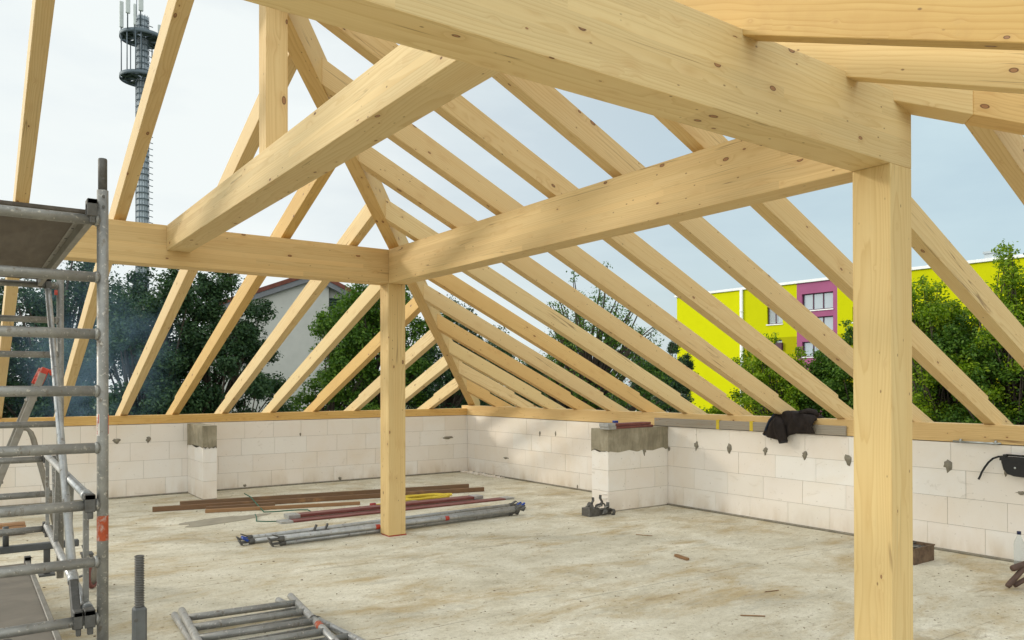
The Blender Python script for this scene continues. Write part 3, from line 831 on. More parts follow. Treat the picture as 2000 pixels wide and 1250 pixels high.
gd = thing('side_guard', (-6.9, -6.6, .75), 'low trussed side guard hooked between the two scaffold frames', 'guard rail')
gx0, gx1 = -6.905, -6.858
def gp(t, z): return (gx0 + (gx1 - gx0) * t, YN + (YF - YN) * t, z)
for z, nm in ((1.035, 'top_rail'), (.535, 'bottom_rail')):
    MB().tube([gp(.035, z), gp(.975, z)], .0205, 14).build(nm, M['galv_bright'], gd)
    MB().tube([gp(.025, z), gp(.055, z)], .0245, 14).build('collar', M['galv_bright'], gd)
    for tt, y in ((0, YN), (1, YF)):
        k = MB(); x = gp(tt, 0)[0]; claw(k, x, y, z - .03, 1.05); k.build('claw', M['cast'], gd, bevel=.003)
for t0, t1 in ((.05, .05), (.36, .30), (.36, .42), (.68, .62), (.68, .74), (.95, .95)):
    MB().bar(gp(t0, .55), gp(t1, 1.02), .028, .022, (1, 0, 0)).build('strut', M['galv'], gd)

def base_beam(y, label, xo=0.0, dz=0.0):
    t = thing('base_girder', (-7.0 + xo, y, .35), label, 'base beam', 'scaffold base beams')
    MB().box((-7.75 + xo, y - .03, .322 + dz), (-6.63 + xo, y + .03, .372 + dz)).build('channel', M['steel'], t, bevel=.006)
    for x in (-7.092,):
        k = MB().tube([(x + xo, y, .365 + dz), (x + xo, y, .51 + dz), (x + xo, y, .514 + dz)], [.020, .020, .016], 14)
        k.tube([(x + xo, y - .022, .45 + dz), (x + xo, y - .012, .45 + dz)], .007, 8)
        k.build('spigot', M['steel'], t)
    MB().box((-6.858 + xo, y - .02, .14 + dz), (-6.816 + xo, y + .02, .325 + dz)).build('leg', M['steel'], t, bevel=.004)
    MB().box((-6.89 + xo, y - .05, .128 + dz), (-6.785 + xo, y + .05, .142 + dz)).build('foot_plate', M['steel'], t)
    return t
base_beam(-5.05, 'dark steel base beam with a spigot behind the far scaffold frame')
base_beam(-7.97, 'near base beam at the lower left edge, only its spigot showing', xo=-.118, dz=-.02)

# caster under the base beam
ct = thing('castor_assembly', (-6.55, -5.1, .1), 'scaffold caster wheel with a red rim on the floor behind the upright', 'caster')
wm = Matrix.Translation((-6.545, -5.10, .105)) @ Matrix.Rotation(radians(62), 4, 'Z') @ Matrix.Rotation(pi / 2, 4, 'X')
def lathe_m(prof, n, m):
    k = MB().lathe(prof, n); k.v = [tuple(m @ Vector(q)) for q in k.v]; return k
lathe_m([(.0, -.012), (.080, -.012), (.080, .012), (.0, .012)], 24, wm).build('wheel', M['alu'], ct)
lathe_m([(.080, -.020), (.102, -.017), (.105, 0), (.102, .017), (.080, .020), (.080, -.020)], 28, wm).build('tyre', M['redpaint'], ct)
k = MB().bar((-6.545 + .03, -5.10 + .05, .105), (-6.58 + .03, -5.08 + .05, .26), .05, .006); k.bar((-6.545 - .03, -5.10 - .05, .105), (-6.58 - .03, -5.08 - .05, .26), .05, .006)
k.box((-6.62, -5.14, .255), (-6.54, -5.03, .268)); k.tube([(-6.58, -5.08, .26), (-6.60, -5.07, .33)], .016, 10)
k.build('fork', M['steel'], ct)
k = MB().bar((-6.59, -5.13, .225), (-6.44, -5.11, .245), .03, .008); k.bar((-6.60, -5.16, .12), (-6.68, -5.21, .11), .03, .007); k.build('brake_lever', M['steel'], ct)

# levelling jack standing close by
jk = thing('screw_jack', (-6.783, -8.35, 0), 'upright levelling jack with a coarse screw thread, left of the lying frames', 'screw jack')
k = MB().box((-6.783 - .025, -8.35 - .025, .02), (-6.783 + .025, -8.35 + .025, .645)); k.build('sleeve', M['steel'], jk, bevel=.008)
k = MB().tube([(-6.783 - .016, -8.3755, .60), (-6.783 - .016, -8.370, .60)], .008, 12); k.build('pin', M['cast'], jk)
MB().box((-6.783 - .07, -8.35 - .07, 0.001), (-6.783 + .07, -8.35 + .07, .021)).build('foot_plate', M['steel'], jk)
prof = [(.0145, .64)]
z = .645
while z < .842:
    prof += [(.0150, z), (.0188, z + .0025), (.0188, z + .0052), (.0150, z + .0075)]; z += .0098
prof += [(.0165, .846), (.0, .848)]
MB().lathe(prof, 18, (-6.783, -8.35, 0)).build('threaded_spindle', M['cast'], jk)

# step ladder behind the scaffold
ld = thing('step_ladder', (-6.9, -2.2, 0), 'folding aluminium step ladder with a red top cap, behind the scaffold', 'ladder')
def lad(x, y, z): return Vector((x, y, z))
top = lad(-6.665, -2.2, 1.66)
for yy, nm in ((-2.35, 'side_rail'), (-1.95, 'side_rail')):
    MB().bar((-6.655, yy, 1.66), (-7.24, yy, .0), .028, .065, (1, 0, 0)).build(nm, M['alu'], ld, bevel=.004)
for i in range(5):
    f = (i + 1) / 6; zc = 1.66 * (1 - f); xc = -6.655 - .585 * f
    MB().box((xc - .045, -2.335, zc - .012), (xc + .045, -1.965, zc + .012)).build('tread', M['alu'], ld, bevel=.003)
for yy in (-2.32, -1.98):
    MB().tube([(-6.862, yy, 1.075), (-6.83, yy, 1.09), (-6.79, yy, 1.085), (-6.755, yy, 1.05), (-6.73, yy, .98), (-6.60, yy, .42), (-6.52, yy, .0)], .020, 10).build('rear_leg', M['alu'], ld)
c_ = MB().bar((-6.63, -2.345, 1.715), (-6.70, -2.345, 1.545), .030, .078, (1, 0, 0)); c_.bar((-6.63, -1.955, 1.715), (-6.70, -1.955, 1.545), .030, .078, (1, 0, 0))
c_.bar((-6.60, -2.345, 1.70), (-6.575, -2.345, 1.64), .028, .03, (1, 0, 0)); c_.box((-6.68, -2.345, 1.64), (-6.62, -1.955, 1.685))
c_.build('top_cap', M['redcap'], ld, bevel=.008)

# stacked laths far left
st0 = (-6.86, -2.05)
for k in range(4):
    m = MB().box((-7.9 + .01 * k, -2.30 + .012 * k, .012 + k * .028), (-6.80 - .006 * (k % 2), -2.20 + .012 * k, .036 + k * .028))
    o = m.build('lath', M['lath'], mtx=frame_mtx((-7.9, -2.25, .02 + k * .028), (1, 0, 0)), bevel=.002)
    tag(o, ['brown lath lowest in the little stack at the left edge', 'brown lath second from the floor in the stack at the left edge', 'brown lath second from the top in the stack at the left edge', 'brown lath on top of the little stack at the left edge'][k], 'lath', 'laths stacked at the left edge')

# ------------------------------------------------------------------ frames lying on the floor
def lying_frame(L0, L1, Rr0, Rr1, rungs, zc, label, band=False):
    t = thing('scaffold_ladder', ((L0[0] + Rr0[0]) / 2, (L0[1] + L1[1]) / 2, 0), label, 'scaffold frame', 'scaffold frames lying on the floor')
    L0, L1, Rr0, Rr1 = [Vector((*q, zc)) for q in (L0, L1, Rr0, Rr1)]
    l_ = MB().tube([L0, L1], .0225, 16); l_.build('stile', M['galv_bright'], t)
    r_ = MB().tube([Rr0, Rr1], .0225, 16); ro = r_.build('stile', M['galv_bright'], t)
    dv = (Rr1 - Rr0).normalized()
    cpos = Rr0 + dv * .60
    MB().tube([cpos, cpos + dv * .02], .0255, 16).build('collar', M['cast'], ro)
    if band:
        MB().tube([cpos + dv * .12, cpos + dv * .20], .0231, 16, caps=False).build('orange_band', M['orange_label'], ro)
    for f0, f1 in rungs:
        MB().tube([L0.lerp(L1, f0), Rr0.lerp(Rr1, f1)], .0215, 14).build('rung', M['galv'], t)
    return t
lying_frame((-6.205, -6.45), (-6.38, -8.3), (-5.52, -6.52), (-5.73, -8.3), [(.10 + .124 * k, .105 + .128 * k) for k in range(7)], .088, 'upper of two ladder frames lying crossed on the floor', True)
lying_frame((-6.215, -6.29), (-6.32, -8.2), (-5.545, -6.34), (-5.39, -8.2), [(.18 + .125 * k, .17 + .127 * k) for k in range(6)], .0235, 'lower of two ladder frames on the floor, under the other one')

# ------------------------------------------------------------------ boards, tubes and small things on the floor
def plank(name, p0, p1, w, h, z0, mat, label, cat, group, tint=(1, 1, 1), ends=None):
    p0 = Vector((*p0, z0 + h / 2)); p1 = Vector((*p1, z0 + h / 2)) if len(p1) == 2 else Vector(p1)
    mb = MB().bar(p0, p1, w, h)
    o = mb.build(name, mat, mtx=frame_mtx(p0, p1 - p0), bevel=.004)
    o.color = (*tint, 1); tag(o, label, cat, group)
    if ends is not None:
        d = (p1 - p0).normalized()
        for q, s in ((p0, -1), (p1, 1)):
            if s not in ends: continue
            e = MB().bar(q + d * s * -.09, q + d * s * .05, w + .012, h + .010).build('metal_end', M['galv_bright'], None, mtx=frame_mtx(p0, p1 - p0), bevel=.003)
            e.parent = o; e.matrix_parent_inverse = o.matrix_basis.inverted()
    return o
G1 = 'old boards on the floor'
plank('board', (-5.09, -1.29), (-1.21, -1.96), .045, .070, .0, M['oldboard'], 'long dark board, rearmost of the pile on the floor', 'board', G1)
plank('board', (-5.45, -1.50), (-1.19, -2.34), .045, .060, .0, M['oldboard'], 'longest dark brown board in front of the rearmost one, its left end farthest left', 'board', G1, (1.05, 1.0, .95))
plank('board', (-4.95, -1.96), (-3.17, -2.46), .045, .042, .0, M['lath'], 'short orange brown batten lying in front of the dark boards', 'board', G1, (.80, .80, .75))
plank('board', (-4.90, -1.80), (-4.10, -1.95), .045, .05, .0, M['oldboard'], 'short dark offcut beside the left end of the orange batten', 'board', G1)
G2 = 'red boards on the floor'
plank('toe_board', (-4.28, -3.02), (-1.72, -2.98), .15, .035, .022, M['redpaint'], 'red brown toe board with a metal end on the floor behind the far post', 'toe board', G2, ends=(-1, 1))
plank('toe_board', (-4.42, -3.18), (-1.34, -3.16), .15, .020, .0, M['redpaint'], 'lower red toe board sticking out farther to the right, white metal tip', 'toe board', G2, ends=(-1, 1))

def floor_tube(p0, p1, z, r, label, clamp0=None, clamp1=None, marks=()):
    a_, b_ = Vector((*p0, z)), Vector((*p1, z)); d = (b_ - a_).normalized()
    t = thing('scaffold_tube', tuple((a_ + b_) / 2), label, 'tube', 'scaffold tubes on the floor')
    MB().tube([a_, b_], r, 14).build('tube', M['galv_bright'], t)
    for q, s, c_ in ((a_, -1, clamp0), (b_, 1, clamp1)):
        if c_ is None: continue
        k = MB(); e = q + d * s * .02
        k.tube([q - d * s * .02, q + d * s * .03], r + .004, 12)
        k.bar(q + d * s * .02, q + d * s * .12, .05, .018); k.bar(q + d * s * .03 + Vector((0, 0, .02)), q + d * s * .09 + Vector((0, 0, .045)), .04, .012)
        k.bar(q + d * s * .10 + Vector((0, 0, -.022)), q + d * s * .13 + Vector((0, 0, .024)), .05, .012)
        k.build('claw', M['cast'], t, bevel=.002)
        if c_ == 'blue':
            k = MB().bar(q + d * s * .05 + Vector((0, -.03, .015)), q + d * s * .11 + Vector((0, -.045, .055)), .03, .022); k.bar(q + d * s * .04 + Vector((0, .02, .03)), q + d * s * .10 + Vector((0, .02, .055)), .03, .02)
            k.build('lever', M['blue'], t, bevel=.005)
    for f in marks:
        q = a_.lerp(b_, f); MB().tube([q - d * .025, q + d * .025], r + .0006, 14, caps=False).build('red_mark', M['red_label'], t)
    return t
floor_tube((-5.02, -3.96), (-1.74, -3.78), .026, .0235, 'rearmost grey tube of the row on the floor, plain end claws', 'dark', 'dark')
floor_tube((-5.06, -4.16), (-1.80, -3.98), .026, .0235, 'grey tube on the floor with bright blue lever clamps at its ends', 'blue', 'blue')
floor_tube((-4.86, -4.42), (-2.06, -4.34), .071, .0245, 'grey tube resting on another one, with red marks, in front on the floor', 'dark', 'dark', (.36, .66))
floor_tube((-4.84, -4.40), (-2.10, -4.28), .026, .0235, 'lowest front grey tube, under the tube with red marks', 'dark', 'dark')
k = MB()
for x in (-4.42, -4.30): k.bar((x, -4.10, .045), (x + .03, -4.10, .11), .025, .02)
k.box((-4.46, -4.125, .040), (-4.26, -4.075, .054)); tag(k.build('coupler', M['cast'], bevel=.003), 'small dark hook clamp sitting on the rear floor tubes', 'coupler')

# yellow rope with a red hose end
R2 = random.Random(5)
pts = []
for i in range(150):
    an = i * .27
    pts.append((-2.33 + .36 * cos(an) * (1 + .14 * sin(i * .083)) + .03 * R2.uniform(-1, 1), -2.60 + .15 * sin(an) * (1 + .25 * cos(i * .061)) - .0012 * i * .2 + .012 * R2.uniform(-1, 1), .012 + .0006 * i * (i < 60) + .036 * (i >= 60) + .008 * sin(i * .7)))
tail = [(-2.72, -2.64, .012), (-2.85, -2.62, .011), (-3.0, -2.66, .011), (-3.07, -2.66, .011)]
rp = thing('rope', (-2.3, -2.6, 0), 'coil of yellow rope on the floor between the dark and the red boards', 'rope')
MB().tube(pts, .0105, 8).build('coil', M['rope'], rp)
MB().tube(tail, .011, 8).build('tail', M['rope'], rp)
MB().tube([(-3.05, -2.66, .018), (-3.12, -2.665, .018)], .022, 10).build('hose_end', M['rope_red'], rp)
sp = [(-4.28, -1.27, .10), (-4.30, -1.60, .095), (-4.33, -2.0, .04), (-4.37, -2.36, .008), (-4.25, -2.40, .006), (-4.11, -2.41, .006), (-3.98, -2.46, .01), (-3.89, -2.53, .012), (-3.90, -2.66, .008), (-3.96, -2.74, .006), (-4.05, -2.76, .006)]
tag(MB().tube(sp, .007, 6).build('strap', M['green_strap']), 'dark green strap draped over the boards and down to the floor', 'strap')
tag(MB().tube([(-4.55, -2.60, .03), (-4.57, -2.72, .012), (-4.64, -2.94, .007), (-4.56, -3.02, .006), (-4.45, -3.08, .006)], .006, 6).build('strap', M['green_strap']), 'bent green strap end by the metal tip of the red boards', 'strap')

# damp patch left of the red boards (a thin film on the slab)
Rp = random.Random(11); n = 40; vs = []
for i in range(n):
    an = 2 * pi * i / n; k = 1 + .14 * sin(3 * an + 1) + .10 * sin(5 * an) + .05 * Rp.uniform(-1, 1)
    ex, ey = cos(an) * .50 * k, sin(an) * .22 * k
    vs.append((-4.93 + ex * .95 + ey * .5, -2.62 + ey + ex * .12, .004))
k = MB(); k._add([(x, y, .0005) for x, y, z in vs] + vs, [tuple(range(n, 2 * n))] + [(i, (i + 1) % n, n + (i + 1) % n, n + i) for i in range(n)])
tag(k.build('sand_patch', M['stain']), 'thin grey patch of spilled sand on the floor left of the red boards', 'spill')

# couplers on a block beside the right pier
cp = thing('coupler_pile', (-1.3, -4.83, 0), 'pile of dark cast couplers on grey blocks at the foot of the right pier', 'couplers')
MB().box((-1.42, -4.92, 0), (-1.27, -4.77, .095)).build('grey_block', M['cast'], cp, bevel=.004)
MB().box((-1.268, -4.90, 0), (-1.06, -4.82, .07)).build('grey_block', M['cast'], cp, bevel=.004)
def c_clamp(c0, r, a0, a1, tilt, rz_):
    m = Matrix.Translation(c0) @ Matrix.Rotation(rz_, 4, 'Z') @ Matrix.Rotation(tilt, 4, 'X')
    k = MB(); pts = [m @ Vector((r * cos(a0 + (a1 - a0) * i / 10), 0, r * sin(a0 + (a1 - a0) * i / 10))) for i in range(11)]
    for q0, q1 in zip(pts[:-1], pts[1:]): k.bar(q0, q1 + (q1 - q0) * .2, .038, .012, (q1 - q0).cross(m.to_3x3() @ Vector((0, 1, 0))))
    return k
for c0, r, a0, a1, ti, rz_ in (((-1.36, -4.85, .12), .034, -.3, 3.4, .2, .3), ((-1.18, -4.86, .10), .036, -.2, 3.3, -.2, -.5), ((-1.10, -4.87, .10), .034, .0, 3.8, .1, .8), ((-1.40, -4.91, .11), .030, .3, 3.6, .5, 1.2), ((-1.27, -4.90, .10), .034, 0, 3.6, -.4, .1), ((-1.20, -4.93, .035), .034, -.4, 3.2, .4, .6), ((-1.09, -4.94, .03), .034, .2, 4.2, .2, 1.5)):
    c_clamp(Vector(c0), r, a0, a1, ti, rz_).build('coupler', M['cast'], cp)
for x, y, h, s in ((-1.335, -4.86, .215, 1), (-1.20, -4.87, .235, -1)):
    k = MB()
    k.bar((x, y, .10), (x - s * .012, y, h - .075), .030, .020, (1, 0, 0))
    k.bar((x - s * .012, y, h - .08), (x + s * .020, y, h - .035), .028, .018, (1, 0, 0))
    for dy in (-.011, .011): k.bar((x + s * .018, y + dy, h - .045), (x + s * .012, y + dy, h), .010, .018, (1, 0, 0))
    k.build('hook_bolt', M['cast'], cp, bevel=.003)
for x, y, z in ((-1.30, -4.93, .105), (-1.14, -4.90, .085), (-1.40, -4.86, .115), (-1.22, -4.95, .03)):
    k = MB().tube([(x - .03, y, z), (x + .04, y + .01, z + .015)], .008, 8); k.lathe([(.0, -.006), (.017, -.006), (.017, .008), (.0, .008)], 6, (x + .03, y + .008, z + .012)); k.build('bolt', M['galv'], cp)

# tool crate behind the near post
tb = thing('tool_crate', (-.62, -8.30, 0), 'small rusty steel tool crate on the floor right of the near post', 'tool crate')
k = MB()
X0, X1, YY0, YY1 = -.80, -.47, -8.35, -8.17
for lo, hi in (((X0, YY0, 0), (X1, YY0 + .005, .135)), ((X0, YY1 - .005, 0), (X1, YY1, .135)), ((X0, YY0 + .005, 0), (X0 + .005, YY1 - .005, .135)), ((X1 - .005, YY0 + .005, 0), (X1, YY1 - .005, .135)), ((X0 + .005, YY0 + .005, .002), (X1 - .005, YY1 - .005, .008))):
    k.box(lo, hi)
k.build('body', M['rust'], tb)
k = MB()
for lo, hi in (((X0 - .006, YY0 - .006, .128), (X1 + .006, YY0 + .004, .140)), ((X0 - .006, YY1 - .004, .128), (X1 + .006, YY1 + .006, .140)), ((X0 - .006, YY0 + .0045, .128), (X0 + .004, YY1 - .0045, .140)), ((X1 - .004, YY0 + .0045, .128), (X1 + .006, YY1 - .0045, .140))): k.box(lo, hi)
k.build('rim', M['rust'], tb)
for i in range(9):
    a_ = R2.uniform(0, 3); x = R2.uniform(X0 + .08, X1 - .08); y = R2.uniform(YY0 + .05, YY1 - .05); z = R2.uniform(.09, .13)
    MB().tube([(x - .07 * cos(a_), y - .03 * sin(a_), z), (x + .07 * cos(a_), y + .03 * sin(a_), z + R2.uniform(-.02, .03))], R2.uniform(.007, .016), 8).build('tool', M['cast'] if i % 3 else M['galv'], tb)
MB().tube([(X0 + .02, YY0 + .03, .03), (X0 + .02, YY0 + .03, .12), (X0 + .16, YY0 + .02, .13)], .006, 8).build('handle', M['galv'], tb)

# bundle at the right edge of the picture
bg = thing('cloth_bag', (-.85, -9.22, 0), 'red patterned cloth bag on the floor at the right edge', 'bag')
rows = []
for i in range(9):
    f = i / 8; rr_ = .105 * sin(pi * min(f * .93 + .08, 1)) ** .6
    rows.append([(-.765 + rr_ * 1.2 * cos(2 * pi * j / 22) * (1 + .08 * sin(3 * j + i)), -9.305 + rr_ * sin(2 * pi * j / 22) * (1 + .08 * cos(2 * j - i)), .235 * f) for j in range(23)])
MB().grid(rows).build('body', M['chequer'], bg)
MB().tube([(-.80, -9.30, .2), (-.79, -9.30, .30), (-.74, -9.30, .31), (-.72, -9.30, .2)], .009, 8).build('handle', M['chequer'], bg)
for p_, q_, r_, lab in (((-1.02, -9.15, .020), (-.88, -9.25, .21), .021, 'dark brown wooden handle leaning against the red bag, lower end on the floor'), ((-.985, -9.165, .150), (-.82, -9.285, .225), .024, 'brown rounded handle end resting across the leaning handle by the red bag'), ((-.955, -9.17, .022), (-.85, -9.25, .10), .018, 'short brown stick low on the floor beside the red bag')):
    tag(MB().tube([p_, Vector(p_).lerp(Vector(q_), .06), q_], [r_ * .8, r_, r_ * .9], 12).build('wooden_stick', M['stick']), lab, 'tool handle')
bo = thing('bottle', (-.10, -8.868, 0), 'clear plastic bottle with a dark blue cap at the right edge', 'bottle')
MB().lathe([(.0, .0), (.036, .002), (.038, .02), (.038, .17), (.034, .20), (.016, .245), (.0135, .265)], 20, (-.10, -8.868, 0)).build('body', M['clear'], bo)
MB().lathe([(.0, .288), (.016, .288), (.016, .262), (.0, .262)], 16, (-.10, -8.868, 0)).build('cap', M['bluecap'], bo)

# ------------------------------------------------------------------ on the walls
gbx = plank('grey_board', (-.012, -4.585), (-.012, -7.255), .024, .100, 1.004, M['greyboard'], 'grey weathered board standing against the plate on top of the right wall', 'board', None)
for y in (-5.62, -6.10):
    k = MB().box((-.027, y - .022, 1.000), (.000, y + .022, 1.112)).box((-.003, y - .022, 1.106), (.05, y + .022, 1.1085))
    o = k.build('yellow_strap', M['yellow_tape']); o.parent = gbx; o.matrix_parent_inverse = gbx.matrix_basis.inverted()
for i, (dz, dx, lab) in enumerate(((0, 0, 'lower red board of the pair lying on the right pier cap'), (.034, -.02, 'upper red board of the pair lying on the right pier cap'))):
    plank('toe_board', (-1.02 + dx, -4.775 - .01 * i), (-.23 + dx * 2.0, -4.70), .13, .030, .9995 + dz, M['redpaint'], lab, 'toe board', 'red boards on the pier', ends=(-1,))
tag(MB().box((-.82, -4.70, 1.064), (-.76, -4.65, 1.092)).build('blue_clip', M['blue'], bevel=.004), 'tiny blue plastic clip on the red boards of the right pier', 'clip')
bl = thing('threaded_bolt', (-.02, -8.5, 1.0), 'pair of zinc threaded bolts lying on the right wall top', 'bolt')
for dx, ya, yb in ((-.006, -8.32, -8.68), (.0, -8.36, -8.70)):
    pass
MB().tube([(-.018, -8.30, 1.012), (-.018, -8.70, 1.012)], .007, 8).build('rod', M['zinc'], bl)
MB().tube([(-.034, -8.38, 1.010), (-.034, -8.69, 1.010)], .006, 8).build('rod', M['zinc'], bl)
for y in (-8.37, -8.66):
    k = MB().lathe([(.0, -.007), (.020, -.007), (.020, .007), (.0, .007)], 6); k.v = [(-.022 + z_, y + x_ * .0 + z_ * 0 + .0 + y_ * .0, 1.02) if False else (-.022 + x_, y + z_, 1.018 + y_) for x_, y_, z_ in k.v]; k.build('nut', M['zinc'], bl)

# black pouch hanging on the right wall
ph = thing('tool_pouch', (-.05, -8.85, .8), 'black leather tool pouch with a loose strap, hanging on the right wall', 'pouch')
out = [(-8.715, .905), (-8.72, .86), (-8.735, .80), (-8.765, .758), (-8.82, .742), (-8.98, .735), (-9.04, .76), (-9.06, .82), (-9.06, .905)]
A = [(-.075, y, z) for y, z in out]; B = [(-.006, y, z) for y, z in out]
MB().prism(A, B).build('pocket', M['leather'], ph, bevel=.012, seg=3)
MB().box((-.082, -9.065, .872), (-.076, -8.712, .900)).build('flap', M['leather'], ph)
MB().box((-.08, -8.765, .895), (-.045, -8.735, .925)).build('belt_loop', M['leather'], ph, bevel=.004)
k = MB(); k.lathe([(.0, .004), (.008, .003), (.009, 0)], 12); k.v = [(-.0765 - z_, -8.83 + x_, .815 + y_) for x_, y_, z_ in k.v]; k.build('rivet', M['zinc'], ph)
sp = [(-8.74, .905), (-8.69, .900), (-8.645, .880), (-8.61, .845), (-8.58, .80), (-8.555, .755), (-8.54, .715), (-8.528, .690)]
k = MB()
for (ya, za), (yb, zb) in zip(sp[:-1], sp[1:]): k.bar((-.045, ya, za), (-.045, yb, zb), .004, .016, (1, 0, 0)) if False else k.bar((-.045, ya, za), (-.045, yb + (yb - ya) * .1, zb + (zb - za) * .1), .016, .006, (1, 0, 0))
k.build('strap', M['leather'], ph)
k = MB().tube([(-.05, -8.75, .92), (-.05, -9.10, .915)], .008, 8); k.build('belt', M['leather'], ph)
MB().tube([(0.0, -8.95, .95), (-.05, -8.95, .95), (-.055, -8.95, .915)], .004, 6).build('nail', M['cast'], ph)

# black jacket thrown over the plate
def interp(tab, x):
    for (x0, y0), (x1, y1) in zip(tab[:-1], tab[1:]):
        if x0 <= x <= x1: return y0 + (y1 - y0) * (x - x0) / (x1 - x0)
    return tab[0][1] if x < tab[0][0] else tab[-1][1]
jt = thing('jacket', (-.02, -6.6, 1.1), 'black jacket thrown over the wall plate on the right wall, one sleeve hanging down', 'jacket')
zlow = [(0, .962), (.10, .944), (.22, .928), (.34, .922), (.45, .935), (.58, .985), (.70, 1.006), (1.0, 1.010)]
ztop = [(0, .985), (.05, 1.05), (.13, 1.14), (.21, 1.205), (.32, 1.222), (.50, 1.232), (.72, 1.222), (.86, 1.205), (.95, 1.19), (1.0, 1.15)]
rows = []; Rj = random.Random(2)
NU, NV = 44, 26
for i in range(NU + 1):
    u = i / NU; y = -6.285 - .635 * u; lo, hi = interp(zlow, u), interp(ztop, u); row = []
    for j in range(NV + 1):
        v = j / NV
        fold = .014 * sin(17 * u + 3.0 * v) * sin(pi * min(1, v * 1.6)) + .010 * sin(31 * u - 6 * v + 1) + .006 * sin(53 * u + 9 * v)
        if v < .62:
            q = v / .62
            x = -.038 - .035 * sin(pi * (.15 + .8 * q)) + fold; z = lo + (hi - lo) * q ** .9
        elif v < .8:
            q = (v - .62) / .18
            x = -.045 + .20 * q + fold * .3; z = hi + .012 * sin(pi * q) + fold * .5 - .03 * q * (u < .12)
        else:
            q = (v - .8) / .2
            x = .155 + .04 * q; z = hi - .16 * q + fold * .4
        row.append((x, y + .02 * sin(9 * v + 2 * u) * (1 - abs(2 * u - 1)), z))
    rows.append(row)
jo = MB().grid(rows).build('body', M['black_cloth'], jt)
md = jo.modifiers.new('thick', 'SOLIDIFY'); md.thickness = .012
def sleeve(pts, rad, name, mat, flat=.65):
    k = MB().tube(pts, rad, 18, caps=False)
    return k.build(name, mat, jt)
sv = [(-.060, -6.47, 1.165), (-.085, -6.50, 1.12), (-.098, -6.530, 1.05), (-.096, -6.550, .98), (-.090, -6.562, .925), (-.086, -6.566, .897)]
so = sleeve(sv, [.035, .055, .060, .056, .049, .046], 'sleeve', M['black_cloth'])
md = so.modifiers.new('thick', 'SOLIDIFY'); md.thickness = .006
sleeve([(-.088, -6.564, .925), (-.086, -6.566, .898)], [.0505, .0475], 'cuff', M['leather'])
col_ = MB().tube([(-.03, -6.72, 1.225), (.02, -6.80, 1.243), (.05, -6.86, 1.232), (.02, -6.91, 1.20)], [.022, .034, .032, .018], 10); col_.build('collar', M['black_cloth'], jt)
edge = [(-.050, -6.43, 1.20), (-.060, -6.37, 1.13), (-.055, -6.325, 1.05), (-.045, -6.292, .985), (-.05, -6.30, .962)]
MB().tube(edge, [.012, .014, .012, .012, .008], 8).build('lining', M['lining'], jt)
MB().tube([(-.055, -6.385, .945), (-.057, -6.387, .915)], .003, 6).build('drawcord', M['black_cloth'], jt)

# ------------------------------------------------------------------ litter on the slab
Rl = random.Random(21)
gr = MB()
for i in range(1300):
    x = Rl.uniform(-8.5, -.1); y = Rl.uniform(-9.8, -.1)
    s = Rl.choice((.0015, .002, .002, .003, .003, .005)) * Rl.uniform(.6, 1.5); a_ = Rl.uniform(0, pi)
    m = Matrix.Translation((x, y, s * .3)) @ Matrix.Rotation(a_, 4, 'Z')
    gr.box((-s * Rl.uniform(.6, 2), -s * .6, -s * .28), (s, s * .6, s * .45), m)
tag(gr.build('grit', M['grit'] if 'grit' in M else simple('grit', (.20, .16, .11), .9, 0, .4, 5)), kind='stuff', label='fine grit and crumbs scattered over the concrete floor', cat='grit')
gr = MB()
for i in range(120):
    f = Rl.random() ** 1.6; x = -.02 - Rl.random() * .12; y = -.03 - f * 1.2
    s = Rl.uniform(.010, .032); m = Matrix.Translation((x, y, s * .35)) @ Matrix.Rotation(Rl.uniform(0, 3), 4, 'Z') @ Matrix.Rotation(Rl.uniform(-.4, .4), 4, 'X')
    gr.box((-s, -s * .7, -s * .4), (s, s * .7, s * .4), m)
tag(gr.build('rubble', M['block']), kind='stuff', label='white crumbs of broken block heaped along the far wall corner', cat='rubble')
for (p_, q_, w, h, lab) in (((-2.17, -6.93), (-2.21, -7.11), .035, .022, 'short dark wood offcut lying on the open floor in front of the right pier'),
                           ((-3.17, -8.42), (-3.05, -8.53), .010, .008, 'thin brown splinter on the floor left of the near post'),
                           ((-1.75, -6.0), (-1.66, -6.15), .008, .006, 'small dark splinter on the floor towards the right wall'),
                           ((-2.55, -8.15), (-2.42, -8.18), .007, .006, 'fine crooked twig on the floor near the right post')):
    plank('splinter', p_, q_, w, h, .001, M['oldboard'], lab, 'splinter', None, (1.3, 1.2, 1.0))

# ------------------------------------------------------------------ background buildings
def local_thing(name, mtx, label, cat):
    o = bpy.data.objects.new(name, None); COL.objects.link(o); o.matrix_world = mtx
    return tag(o, label, cat)
def lbuild(mb, name, mat, parent, bevel=0):
    o = mb.build(name, mat, bevel=bevel)
    o.parent = parent; return o

